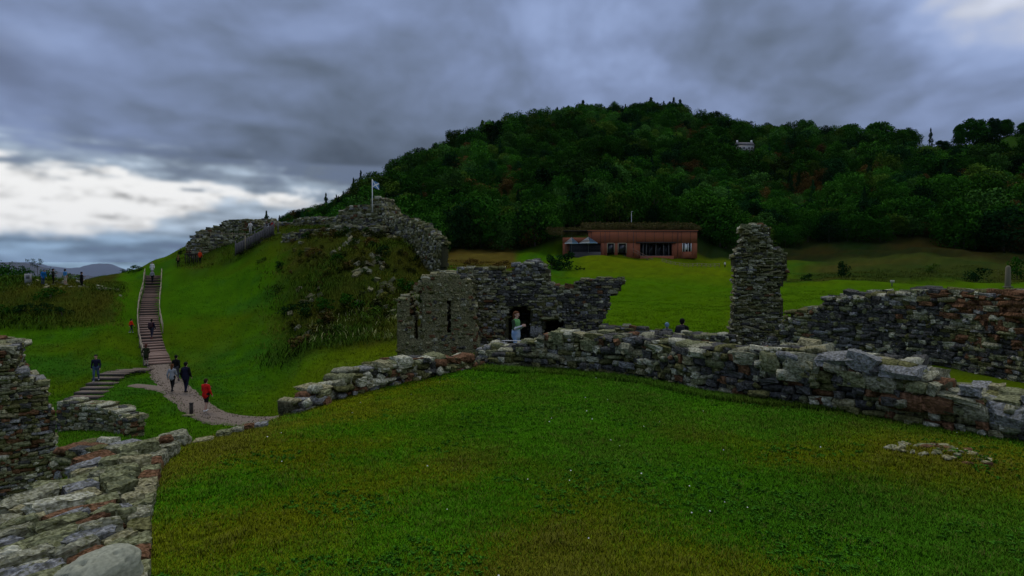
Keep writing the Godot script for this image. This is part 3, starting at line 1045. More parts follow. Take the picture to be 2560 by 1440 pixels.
# ---------------------------------------------------------------- sky
func make_sky() -> Sky:
	var w = 1600
	var h = 800
	var im = Image.create(w, h, false, Image.FORMAT_RGBF)
	var a = FastNoiseLite.new(); a.seed = 3; a.frequency = 0.30; a.fractal_octaves = 5; a.fractal_gain = 0.5
	var b = FastNoiseLite.new(); b.seed = 14; b.frequency = 0.9; b.fractal_octaves = 5; b.fractal_gain = 0.55
	var c = FastNoiseLite.new(); c.seed = 27; c.frequency = 0.12; c.fractal_octaves = 3
	im.fill(Color(0.05, 0.07, 0.06))
	for y in h / 2 + 4:
		var el = (0.5 - (y + 0.5) / h) * PI
		var s = maxf(sin(el), 0.0)
		var ed = rad_to_deg(el)
		for x in w:
			var az = wrapf((x + 0.5) / w * TAU, -PI, PI)
			var ad = rad_to_deg(az)
			# the cloud deck as a sheet overhead; its rolls run away towards the hill
			var k = 1.0 / (s + 0.13)
			var X = sin(az) * cos(el) * k
			var Z = cos(az) * cos(el) * k
			var wp = a.get_noise_2d(X * 0.5 + 7, Z * 0.4) * 1.3
			var n = a.get_noise_2d(X * 0.95 + wp, Z * 0.85 - wp)
			var m = 0.55 * b.get_noise_2d(X * 1.1 + wp * 1.2, Z * 0.8 - wp * 0.9) + 0.6 * b.get_noise_2d(X * 0.8 * (1.0 + 0.03 * Z) + wp, ed * 0.14 + wp)
			var g = c.get_noise_2d(X, Z)
			var L = 0.275 + 0.14 * n + 0.13 * m + 0.06 * g
			# heavier cloud rests over the hill, thinner high overhead and to the right
			L *= 1.0 - 0.60 * exp(-pow((ad + 4.0) / 23.0, 2.0) - pow((ed - 9.0) / 7.5, 2.0))
			L += 0.36 * smoothstep(26.0, 42.0, ad - 0.6 * (22.0 - ed)) * smoothstep(10.0, 21.0, ed) * (1.0 + 1.6 * m)
			L *= 1.0 - 0.22 * smoothstep(16.0, 28.0, ad) * smoothstep(14.0, 9.0, ed)
			var bit = b.get_noise_2d(X * 3.1 + wp * 2.0 + 5.0, Z * 2.2 - wp * 1.5)
			L *= 1.0 + 0.34 * bit * smoothstep(2.0, 9.0, ed)
			L = maxf(L, 0.095)
			var cool = smoothstep(0.10, 0.30, L)
			var col = Color(L * 0.77, L, L * lerpf(1.38, 1.62, cool)).lerp(Color(L, L, L), smoothstep(0.36, 0.62, L) * 0.7)
			# the rift low on the left where the cloud base ends
			var streak = b.get_noise_2d(ad * 0.12 + 3.0, ed * 0.95)
			var fine = b.get_noise_2d(ad * 0.2, ed * 0.62 + 40.0)
			var e1 = 8.7 - 0.085 * (ad + 40.0) + 1.6 * streak + 0.8 * fine
			var e0 = 3.2 + 3.1 * smoothstep(-34.0, -24.0, ad) + 1.0 * fine
			var left = smoothstep(-11.0, -19.0, ad) * smoothstep(-110.0, -75.0, ad)
			var grey = Color(0.36, 0.44, 0.53) * (1.0 + 0.7 * streak + 0.5 * fine)
			var zone = left * smoothstep(e1 + 2.6, e1 - 0.3, ed)
			col = col.lerp(grey, clampf(zone, 0, 1))
			col = col.lerp(Color(0.22, 0.32, 0.44) * (1.0 + 1.3 * streak + 0.3 * fine), clampf(zone * smoothstep(4.2, 2.6, ed), 0, 1))
			var core = left * smoothstep(e0 - 0.5, e0 + 0.5, ed) * smoothstep(e1 + 0.35, e1 - 0.45, ed)
			var wisp = b.get_noise_2d(ad * 0.22 - 9.0, ed * 1.0 + 0.10 * ad)
			col = col.lerp(Color(0.95, 0.95, 0.94) * (1.0 - 0.9 * maxf(-fine - 0.15, 0.0) - 0.8 * maxf(wisp - 0.12, 0.0)), clampf(core, 0, 1))
			col = col.lerp(Color(0.10, 0.125, 0.19), 0.75 * exp(-pow((ad + 41.0) / 4.5, 2.0) - pow((ed - 15.3 + 0.2 * (ad + 41.0)) / 2.6, 2.0)))
			im.set_pixel(x, y, Color(clampf(col.r, 0.03, 1.1), clampf(col.g, 0.03, 1.1), clampf(col.b, 0.03, 1.1)))
	var p = PanoramaSkyMaterial.new()
	p.panorama = ImageTexture.create_from_image(im)
	var sky = Sky.new()
	sky.sky_material = p
	return sky

# ---------------------------------------------------------------- the scene
func _ready() -> void:
	rng.seed = 20240611
	for q in [[n1, 1, 0.01, 3], [n2, 2, 0.01, 3], [n3, 3, 0.35, 3], [n4, 4, 0.02, 4]]:
		q[0].seed = q[1]
		q[0].frequency = q[2]
		q[0].fractal_octaves = q[3]
	# camera, sky, sun, exposure
	var cam = Camera3D.new()
	cam.name = "camera"
	cam.fov = rad_to_deg(2.0 * atan(720.0 / F))
	cam.near = 0.05
	cam.far = 60000.0
	cam_basis = Basis(Vector3.RIGHT, -atan(30.0 / F))
	cam.transform = Transform3D(cam_basis, EYE)
	add_child(cam)
	cam.current = true
	var env = Environment.new()
	env.background_mode = Environment.BG_SKY
	env.sky = make_sky()
	env.tonemap_mode = Environment.TONE_MAPPER_LINEAR
	env.tonemap_exposure = 1.0
	env.ssao_enabled = true
	env.ssil_enabled = true
	env.sdfgi_enabled = true
	env.fog_enabled = true
	env.fog_density = 0.000009
	env.fog_light_color = Color(0.62, 0.70, 0.82)
	var we = WorldEnvironment.new()
	we.name = "world_environment"
	we.environment = env
	add_child(we)
	var sun = DirectionalLight3D.new()
	sun.name = "sun"
	sun.light_energy = 0.36
	sun.light_angular_distance = 30.0
	sun.light_color = Color(1.0, 0.97, 0.92)
	sun.shadow_enabled = true
	sun.rotation_degrees = Vector3(-58, -152, 0)
	add_child(sun)

	define_ground()
	make_materials()
	for i in 7: stone_meshes.append(make_stone(2, 0.24, 0.24, 100 + i, i % 3 != 0))
	for i in 6: slab_meshes.append(make_stone(5, 0.20, 0.17, 300 + i, true))
	build_ground()
	far_land()
	paths()
	ruins()
	court_wall_top()
	visitor_centre()
	forest()
	shrubs()
	grass()
	site_things()
	people()

func far_land() -> void:
	var s = st_begin()
	quad(s, Vector3(-60000, -30, 20000), Vector3(-60000, -30, -60000), Vector3(60000, -30, -60000), Vector3(60000, -30, 20000))
	tag(obj("lake", done(s), M.water), "dark water of the lake beyond the knoll", "water", "", "structure")
	ridge("mountains", "blue distant mountain across the lake on the far left horizon", 40000.0, [[-700, 640], [-300, 652], [0, 656], [80, 655], [120, 664], [170, 670], [200, 668], [225, 661], [250, 659], [268, 657], [285, 663], [310, 672], [335, 684], [420, 692]], 9000.0, 5)
	ridge("hills", "darker low hill across the lake behind the left trees", 7000.0, [[-900, 640], [-300, 655], [-40, 654], [60, 657], [110, 668], [150, 680], [230, 690], [300, 693]], 1800.0, 9)

func ridge(called: String, label: String, d: float, prof: Array, deep: float, sd: int) -> void:
	var nz = FastNoiseLite.new(); nz.seed = sd; nz.frequency = 0.012; nz.fractal_octaves = 5
	var pos = []
	var px = prof[0][0] * 1.0
	var rows = 9
	var cols = []
	while px <= prof[-1][0]:
		var i = 0
		while i < prof.size() - 2 and px > prof[i + 1][0]: i += 1
		var t = (px - prof[i][0]) / float(prof[i + 1][0] - prof[i][0])
		var py = lerpf(prof[i][1], prof[i + 1][1], t) + nz.get_noise_2d(px * 4, 0) * 2.5
		var top = (HORIZON - py) / F * d + 2.0
		var c = []
		for r in rows:
			var q = r / float(rows - 1) * 2.0 - 1.0
			var dd = d + q * deep
			var hh = lerpf(-40.0, top, pow(1.0 - absf(q), 1.1)) + nz.get_noise_2d(px * 2, r * 60.0) * 0.06 * top * (1.0 - absf(q)) * (0.0 if r == 4 else 1.0)
			c.append(Vector3((px - 1280.0) / F * dd, hh, -dd))
		cols.append(c)
		px += 10.0
	var s = st_begin()
	for i in cols.size() - 1:
		for r in rows - 1:
			quad(s, cols[i][r], cols[i][r + 1], cols[i + 1][r + 1], cols[i + 1][r])
	tag(obj(called, done(s), M.far_hill), label, "hill", "", "structure")

# a strip laid along a line on the ground
func strip(line: Array, width: Array, lift: float) -> ArrayMesh:
	var pts = []
	for l in line: pts.append(plan(l[0], l[1]))
	var c = Curve2D.new()
	for i in pts.size():
		var t = (pts[mini(i + 1, pts.size() - 1)] - pts[maxi(i - 1, 0)]) * 0.2
		c.add_point(pts[i], -t, t)
	var s = st_begin()
	s.set_smooth_group(0)
	var ln = c.get_baked_length()
	var n = int(ln / 0.3)
	var prev = []
	for i in n + 1:
		var o = ln * i / n
		var p = c.sample_baked(o)
		var q = c.sample_baked(minf(o + 0.2, ln)) - c.sample_baked(maxf(o - 0.2, 0))
		q = q.normalized()
		var f = o / ln * (width.size() - 1)
		var w = lerpf(width[int(f)], width[mini(int(f) + 1, width.size() - 1)], f - int(f)) * 0.5
		var row = []
		for k in 9:
			var e = (k / 8.0 * 2 - 1)
			var ww = w * e
			if absf(e) > 0.9: ww += n3.get_noise_2d(o * 3.0, e * 50) * 0.22
			var x = p + Vector2(-q.y, q.x) * ww
			row.append(Vector3(x.x, ground(x.x, x.y) + lift - (0.06 if absf(e) > 0.9 else 0.0), x.y))
		if i > 0:
			for k in 8: quad(s, row[k], row[k + 1], prev[k + 1], prev[k])
		prev = row
	return done(s)

func paths() -> void:
	tag(obj("path", strip([[860, 24.5], [740, 27.5], [640, 29.0], [560, 30.6], [500, 32.5], [455, 36], [425, 40], [402, 44], [394, 48]], [1.7, 1.7, 1.8, 1.9, 1.9, 1.9, 1.7, 1.5, 1.5], 0.07), M.path), "brown earth footpath curving down from the foot of the stairs", "path", "", "structure")
	tag(obj("path", strip([[330, 38.4], [370, 38.2], [430, 37.2]], [0.9, 1.0, 1.2], 0.066), M.path), "short worn spur joining the footpath from the left", "path", "", "structure")
	var gx = []
	var gc = []
	for i in 900:
		var d = rng.randf_range(27.0, 47.5)
		var e = rng.randf_range(-1.0, 1.0)
		var px = path_px(d) + signf(e) * pow(absf(e), 0.5) * 1.0 * F / d
		var p = plan(px, d)
		gx.append(Transform3D(Basis.from_euler(Vector3(rng.randf() * 3, rng.randf() * 6, 0)) * Basis.from_scale(Vector3.ONE * rng.randf_range(0.02, 0.05)), Vector3(p.x, ground(p.x, p.y) + 0.075, p.y)))
		gc.append(Color(0.30, 0.25, 0.19) * rng.randf_range(0.5, 1.3))
	tag(multi("gravel", stone_meshes[0], M.stone_multi, gx, gc), "loose gravel and small stones strewn over the footpath", "gravel", "", "stuff")
	# the long timber staircase
	var foot = Vector3.ZERO
	var line = [[395, 47], [386, 51], [377, 55.5], [371, 62], [373, 68], [379, 75], [384, 83]]
	var pts = []
	for l in line: pts.append(plan(l[0], l[1]))
	var c = Curve2D.new()
	for i in pts.size():
		var t = (pts[mini(i + 1, pts.size() - 1)] - pts[maxi(i - 1, 0)]) * 0.2
		c.add_point(pts[i], -t, t)
	var st = thing("staircase", "long timber staircase with pale handrails climbing the grassy slope", "staircase", Vector3(pts[0].x, ground(pts[0].x, pts[0].y), pts[0].y))
	var ln = c.get_baked_length()
	var n = 44
	var y0 = ground(pts[0].x, pts[0].y)
	var y1 = ground(pts[-1].x, pts[-1].y)
	var dl = ln / n
	var tread = boxm(Vector3(1.75, 0.09, dl * 0.98))
	var riser = boxm(Vector3(1.7, 0.2, 0.05))
	var rail_pts = [[], []]
	for i in n:
		var o = ln * (i + 0.5) / n
		var p = c.sample_baked(o)
		var q = (c.sample_baked(minf(o + 0.3, ln)) - c.sample_baked(maxf(o - 0.3, 0))).normalized()
		var h = ground(p.x, p.y) + 0.13
		var bx = Basis(Vector3(-q.y, 0, q.x), Vector3.UP, Vector3(-q.x, 0, -q.y))
		var a = obj("tread", tread, M.wood_tread, st)
		a.transform = Transform3D(bx * Basis.from_euler(Vector3(0, rng.randfn(0, 0.012), rng.randfn(0, 0.006))), Vector3(p.x, h, p.y) - st.position)
		var b = obj("riser", riser, M.wood_dark, st)
		b.transform = Transform3D(bx, Vector3(p.x, h - 0.145, p.y) - Vector3(q.x, 0, q.y) * (dl * 0.47) - st.position)
		if i % 4 == 0 or i == n - 1:
			for e in 2:
				if e == 1 and (i < 11): continue
				var sd = Vector2(-q.y, q.x) * (1.0 if e == 0 else -1.0)
				if bx.x.x > 0: sd = Vector2(bx.x.x, bx.x.z) * (-1.0 if e == 0 else 1.0)
				var rp = p + sd * 0.98
				var gb = Vector3(rp.x, h, rp.y)
				rail_pts[e].append(gb + Vector3(0, 0.95, 0))
				obj("post", boxm(Vector3(0.08, 1.3, 0.08)), M.wood_tan, st, gb + Vector3(0, 0.33, 0) - st.position)
	for e in 2:
		for i in rail_pts[e].size() - 1:
			for k in [0.0, -0.45]:
				var s = st_begin()
				add_bar(s, rail_pts[e][i] + Vector3(0, k, 0) - st.position, rail_pts[e][i + 1] + Vector3(0, k, 0) - st.position, 0.07, 0.07 if k == 0.0 else 0.05)
				obj("handrail", done(s), M.wood_tan, st)
	# log steps in the turf on the left
	var ls = thing("turf_steps", "flight of short log steps cut into the turf left of the path", "steps", gp(300, 41))
	for i in 12:
		var t = i / 11.0
		var p = gp(lerpf(345, 190, t), lerpf(45.0, 34.0, t))
		var lg = boxm(Vector3(1.75, 0.16, 0.14))
		var a = obj("log", lg, M.wood_dark, ls, p + Vector3(0, 0.04, 0) - ls.position)
		a.rotation.y = -0.05
		var b = obj("earth_tread", boxm(Vector3(1.7, 0.08, 0.5)), M.path, ls, p + Vector3(0, 0.09, -0.32) - ls.position)
		b.rotation.y = -0.05

func ruins() -> void:
	var far_tones = [4, 3, 1.2, 0.5, 1, 3, 1.2, 0.6]
	# the low walls of the court
	var low = {"sw": [0.10, 0.36], "sh": [0.07, 0.17], "cap": [0.12, 0.36], "cell": 0.1, "proud": 0.08, "dep": 0.28}
	wall("low_wall", "low tumbled stone wall along the left rim of the lawn, stepping down to the path", low.merged({"sw": [0.1, 0.32], "sh": [0.06, 0.14], "cap": [0.12, 0.3], "cell": 0.07, "plan": [[640, 8.1], [690, 8.8], [830, 10.1], [1000, 11.3], [1222, 13.5]], "thick": 0.3, "tones": [3, 2, 1.6, 2.2, 0.6, 2, 1, 0.6],
		"top": [[738, 1022], [746, 1008], [760, 1000], [800, 990], [815, 968], [845, 958], [868, 938], [905, 928], [935, 928], [942, 914], [985, 908], [1040, 902], [1090, 890], [1125, 905], [1160, 896], [1190, 892], [1222, 905]],
		"boulders": [[790, 972, 0.17, 0.13, 2], [858, 962, 0.34, 0.2, 1, 0.2], [960, 915, 0.26, 0.16, 6], [1010, 905, 0.3, 0.2, 2]]}))
	wall("low_wall", "long low stone wall running from the middle of the lawn's far edge to the right", low.merged({"plan": [[1205, 13.6], [1400, 13.0], [1600, 11.9], [1750, 10.6], [1900, 9.7], [2100, 8.9], [2300, 8.15], [2640, 7.15]], "thick": 0.75, "tones": [3, 2.6, 1.5, 0.8, 1.3, 3.0, 1.0, 0.7], "tilt": 1.8,
		"top": [[1206, 902], [1225, 886], [1250, 878], [1300, 872], [1340, 858], [1370, 842], [1400, 832], [1425, 842], [1480, 846], [1550, 854], [1640, 862], [1720, 872], [1800, 880], [1900, 884], [1960, 880], [2030, 884], [2050, 912], [2110, 914], [2150, 900], [2200, 914], [2280, 926], [2310, 962], [2380, 985], [2460, 990], [2560, 1018], [2640, 1028]],
		"boulders": [[1995, 915, 0.5, 0.42, 1], [1925, 905, 0.3, 0.3, 0], [2085, 898, 0.62, 0.16, 7, 0.1], [2150, 905, 0.42, 0.24, 7, -0.3], [2245, 930, 0.5, 0.16, 7, -0.05], [2200, 960, 0.42, 0.26, 1], [2120, 950, 0.4, 0.25, 0], [2262, 1005, 0.52, 0.24, 3, -0.05], [2345, 1010, 0.38, 0.22, 3], [2425, 978, 0.24, 0.14, 7], [2400, 1000, 0.5, 0.12, 1], [2440, 1035, 0.3, 0.24, 1], [2520, 1035, 0.46, 0.26, 7, -0.1], [1860, 895, 0.4, 0.2, 1], [1740, 885, 0.42, 0.16, 2], [1640, 872, 0.46, 0.13, 2], [1395, 845, 0.3, 0.3, 0], [1470, 862, 0.4, 0.22, 0], [1560, 870, 0.36, 0.2, 1]]}))
	# the gabled ruin in the middle
	wall("ruin_block", "tall block of mortared rubble at the left end of the central ruin", {"category": "ruin", "plan": [[980, 23.6], [1205, 23.9]], "thick": 2.2, "core": M.harl, "core_off": -0.015, "rubble": 12, "sw": [0.10, 0.30], "sh": [0.07, 0.13], "proud": 0.025, "fill": 0.42, "tones": [4, 2, 0.6, 0.9, 0.6, 2, 4, 0.3],
		"top": [[993, 910], [993, 756], [1012, 748], [1030, 742], [1041, 708], [1060, 700], [1075, 686], [1110, 682], [1150, 690], [1176, 702], [1183, 760], [1192, 830], [1200, 890]],
		"cuts": [[[1026, 768], [1028, 722], [1050, 722], [1052, 800], [1046, 850], [1036, 850]], [[1117, 820], [1119, 750], [1127, 750], [1128, 830], [1122, 836]]]})
	wall("ruin_wall", "central ruined castle wall with a doorway and a small dark window", {"category": "ruin", "plan": [[1085, 26.4], [1300, 26.2], [1580, 25.4]], "thick": 0.9, "sw": [0.16, 0.46], "sh": [0.08, 0.15], "tones": [2.5, 2.6, 1.5, 0.5, 1.6, 2, 1.0, 1.8],
		"top": [[1086, 930], [1087, 684], [1120, 678], [1200, 674], [1280, 677], [1292, 664], [1318, 656], [1350, 655], [1366, 668], [1372, 700], [1392, 724], [1425, 722], [1448, 702], [1500, 699], [1545, 696], [1562, 704], [1548, 728], [1527, 742], [1517, 790], [1496, 815], [1506, 845], [1512, 930]], "closed": true,
		"cuts": [[[1264, 925], [1268, 790], [1280, 768], [1318, 766], [1328, 790], [1330, 925]], [[1356, 838], [1360, 802], [1400, 798], [1409, 806], [1402, 826], [1384, 838]]],
		"boulders": [[1300, 761, 1.25, 0.14, 4], [1382, 795, 1.05, 0.13, 0], [1340, 830, 0.5, 0.5, 7]]})
	wall("ruin_wall", "inner wall seen through the doorway and window of the central ruin", {"category": "ruin", "plan": [[1225, 28.6], [1440, 28.4]], "thick": 0.6, "tones": [2, 1, 0.2, 0.5, 5, 3, 0.3, 1],
		"top": [[1228, 780], [1232, 752], [1430, 750], [1434, 780]]})
	var va = at(1236, 750, 27.7)
	var vb = at(1432, 750, 27.7)
	var vault = thing("vault", "dark remains of a vault over the chamber behind the ruin's doorway", "ruin", (va + vb) * 0.5)
	obj("roof_slab", boxm(Vector3(vb.x - va.x, 0.35, 2.0)), M.mortar, vault, Vector3(0, 0.1, 0))
	for e in [-0.5, 0.5]: obj("side_wall", boxm(Vector3(0.3, 2.6, 1.6)), M.mortar, vault, Vector3((vb.x - va.x) * e, -1.3, 0))
	obj("pier", boxm(Vector3(0.5, 2.4, 1.5)), M.mortar, vault, Vector3(0.1, -1.25, 0))
	wall("rubble_wall", "pale rubble heap at the foot of the central ruin, in front of the woman", {"plan": [[1180, 20.5], [1420, 19.6]], "thick": 0.8, "tones": [1, 3, 2.5, 0.3, 0.6, 1, 1, 3], "top": [[1186, 890], [1205, 872], [1240, 868], [1275, 872], [1300, 866], [1345, 858], [1400, 840], [1418, 850]], "cell": 0.12})
	wall("rubble_wall", "low rubble wall between the central ruin and the tall stone pillar", {"plan": [[1490, 24.5], [1600, 24], [1700, 23], [1850, 22]], "thick": 0.7, "tones": [2.5, 2.5, 1.6, 0.3, 1.2, 3, 1, 1.5], "top": [[1494, 826], [1530, 818], [1590, 824], [1640, 836], [1690, 842], [1750, 836], [1800, 842], [1848, 850]], "cell": 0.13})
	# pillar and right hand wall
	wall("stone_pillar", "tall lone pillar of thin stacked stones, left over from a fallen wall", {"category": "ruin", "plan": [[1815, 24.0], [1990, 23.4]], "thick": 1.3, "sw": [0.16, 0.5], "sh": [0.06, 0.115], "cell": 0.12, "proud": 0.07, "dep": 0.26, "tones": [3.5, 2.6, 1.5, 0.12, 0.6, 3.2, 1.2, 0.3], "tilt": 1.6, "closed": true,
		"top": [[1826, 930], [1831, 830], [1839, 770], [1843, 700], [1838, 645], [1850, 615], [1858, 610], [1862, 575], [1880, 564], [1918, 563], [1930, 588], [1931, 614], [1944, 626], [1970, 632], [1966, 660], [1968, 692], [1952, 722], [1957, 780], [1962, 860], [1972, 930]]})
	wall("stone_wall", "high stone wall on the right with a crumbling sloped left end and reddish top", {"plan": [[1880, 19.5], [1960, 18.6], [2150, 16.8], [2400, 14.4], [2700, 11.6]], "thick": 0.9, "sw": [0.13, 0.42], "sh": [0.06, 0.14], "cell": 0.12, "proud": 0.05, "red": true, "tones": [2.6, 2.4, 1.5, 0.5, 1.8, 2.6, 0.8, 1.2],
		"top": [[1892, 900], [1905, 866], [1940, 835], [1958, 800], [1985, 782], [2040, 772], [2060, 752], [2100, 742], [2180, 738], [2245, 736], [2268, 727], [2330, 728], [2420, 732], [2480, 738], [2560, 742], [2690, 744]],
		"boulders": [[2150, 746, 0.5, 0.15, 2], [2260, 734, 0.4, 0.13, 2], [2350, 735, 0.5, 0.09, 3], [2440, 742, 0.7, 0.08, 3], [2530, 748, 0.6, 0.09, 3], [2400, 765, 0.5, 0.12, 3], [2480, 770, 0.4, 0.12, 1], [2540, 790, 0.4, 0.12, 3], [2425, 790, 0.35, 0.14, 2], [2380, 790, 0.4, 0.13, 3]]})
	# left tower stump and the bit of wall below it
	wall("tower_stump", "broken tower wall of reddish layered rubble at the left edge", {"category": "ruin", "plan": [[-160, 13.6], [0, 13.8], [150, 14.6]], "thick": 1.6, "sw": [0.12, 0.4], "sh": [0.055, 0.11], "cell": 0.12, "proud": 0.04, "tones": [2.2, 2, 0.7, 2.6, 0.6, 2.4, 1, 0.3], "closed": true,
		"top": [[-150, 1400], [-150, 868], [0, 874], [30, 880], [38, 915], [48, 942], [78, 940], [108, 964], [128, 1008], [142, 1100], [150, 1190], [154, 1400]]})
	wall("low_wall", "short piece of low mossy wall on the lower grass beside the tower stump", {"plan": [[132, 27.4], [235, 27.2], [325, 26.2]], "thick": 0.8, "sw": [0.16, 0.45], "sh": [0.1, 0.18], "tones": [2, 2, 2.2, 0.9, 1, 2, 1, 0.4], "cell": 0.12, "top": [[138, 1040], [142, 1008], [200, 1012], [250, 1020], [288, 1030], [318, 1052]]})
	wall("rubble_wall", "small dark footing of reddish rubble just beyond the near wall top", {"plan": [[120, 10.6], [290, 10.2]], "thick": 0.6, "tones": [1, 1, 0.4, 4, 2, 2, 0.3, 0.2], "cell": 0.12, "top": [[128, 1150], [150, 1128], [200, 1130], [245, 1134], [280, 1142]]})
	# the motte ruins
	var far = {"category": "ruin", "cell": 0.32, "sw": [0.3, 0.9], "sh": [0.18, 0.34], "dep": 0.4, "cap": [0.4, 0.9], "proud": 0.1, "tones": far_tones}
	wall("motte_wall", "weathered wall on the summit of the castle mound, left end, over the timber ramp", {"plan": [[462, 95], [560, 96], [700, 93]], "thick": 3.0, "top": [[464, 616], [478, 594], [500, 577], [525, 571], [552, 568], [556, 554], [590, 549], [622, 548], [630, 556], [646, 580], [690, 590]]}.merged(far))
	wall("motte_wall", "grey rubble walling around the people on the mound, above the timber ramp", {"plan": [[640, 100], [760, 98], [860, 92]], "thick": 2.0, "top": [[644, 552], [670, 549], [690, 556], [730, 558], [742, 547], [790, 545], [830, 548], [852, 545]]}.merged(far))
	wall("keep_stump", "broken keep wall beneath the flagpole on top of the mound", {"plan": [[830, 82], [960, 78], [1010, 75]], "thick": 3.0, "top": [[836, 570], [846, 532], [870, 517], [900, 514], [924, 514], [928, 500], [948, 498], [956, 516], [962, 538], [985, 548], [1008, 552]]}.merged(far))
	wall("curtain_wall", "curtain wall falling away from the keep stump down the right side of the mound", {"plan": [[952, 76], [1040, 66], [1108, 58]], "thick": 0.7, "tones": [4, 3, 1.4, 0.2, 0.6, 4, 2, 0.2], "top": [[956, 560], [965, 534], [1000, 546], [1032, 556], [1060, 566], [1082, 584], [1098, 596], [1103, 620], [1100, 700]]}.merged(far))
	wall("motte_wall", "low revetment of rubble below the keep stump on the mound", {"plan": [[700, 84], [860, 76], [960, 72]], "thick": 1.0, "top": [[705, 590], [740, 582], [800, 572], [850, 566], [900, 565], [955, 570]]}.merged(far))
	wall("motte_wall", "stony facing of the mound beside the timber ramp", {"plan": [[474, 91], [600, 92], [700, 88]], "thick": 1.0, "top": [[476, 606], [520, 592], [570, 588], [620, 586], [660, 588], [695, 586]]}.merged(far))
	# loose stones at the left rim of the lawn and on the knoll
	var spots = [[430, 7.55, 0.34, 0.2, 1, "rounded grey stone at the end of the near wall top"], [462, 7.6, 0.14, 0.06, 2, "small pale stone beside the rounded grey stone"], [505, 7.75, 0.34, 0.07, 6, "flat buff slab lying in the grass of the left rim"], [556, 8.05, 0.3, 0.12, 0, "mossy low stone on the left rim between slab and path"], [590, 8.25, 0.26, 0.1, 1, "flat grey stone on the left rim below the path"], [618, 8.4, 0.22, 0.12, 3, "reddish stone on the left rim by the path"], [650, 8.5, 0.3, 0.1, 7, "pale blue grey stone at the foot of the low wall"]]
	for q in spots:
		var p = gp(q[0], q[1], q[3] * 0.25)
		var o = obj("loose_stone", slab_meshes[rng.randi() % 6], M.stone[q[4]])
		o.transform = Transform3D(Basis.from_euler(Vector3(0.1, rng.randf() * 0.6, 0.12)) * Basis.from_scale(Vector3(q[2], q[3], q[2] * 0.7) * (1.0 if q[0] == 430 else 0.62)), p)
		tag(o, q[5], "stone")
	var heap = thing("rubble_heap", "pale jumble of rubble on top of the grassy knoll at left", "rubble", gp(225, 70))
	var list = []
	for i in 46:
		var t = pow(rng.randf(), 0.6)
		var p = gp(lerpf(60, 300, t), rng.randf_range(68, 73), rng.randf_range(-0.12, 0.10) * (1.0 + 1.5 * exp(-pow((t - 0.66) * 7, 2))))
		list.append([Transform3D(Basis.from_euler(Vector3(rng.randfn(0, 0.3), rng.randf() * TAU, rng.randfn(0, 0.3))) * Basis.from_scale(Vector3(rng.randf_range(0.2, 0.65), rng.randf_range(0.15, 0.3), rng.randf_range(0.2, 0.5))), p - heap.position), [1, 2, 2, 6, 1, 0][rng.randi() % 6], 0.1])
	lay_stones(heap, list, heap.position, stone_meshes)
	# the worn outcrop in the lawn
	var oc = thing("rock_outcrop", "worn patch of pale broken rock showing through the lawn at right", "rock", Vector3(4.72, ground(4.72, -6.65), -6.65))
	list = []
	for i in 40:
		var a = rng.randf() * TAU
		var r = sqrt(rng.randf())
		var x = 4.72 + cos(a) * r * 0.46
		var z = -6.65 + sin(a) * r * 0.40 + (x - 4.72) * 0.3
		list.append([Transform3D(Basis.from_euler(Vector3(rng.randfn(0, 0.15), rng.randfn(0.5, 0.5), rng.randfn(0, 0.15))) * Basis.from_scale(Vector3(rng.randf_range(0.04, 0.15), rng.randf_range(0.02, 0.05), rng.randf_range(0.03, 0.09))), Vector3(x, ground(x, z) + rng.randf_range(-0.01, 0.012), z) - oc.position), [6, 1, 6, 3, 1, 0][rng.randi() % 6], 0.02])
	lay_stones(oc, list, oc.position, stone_meshes)

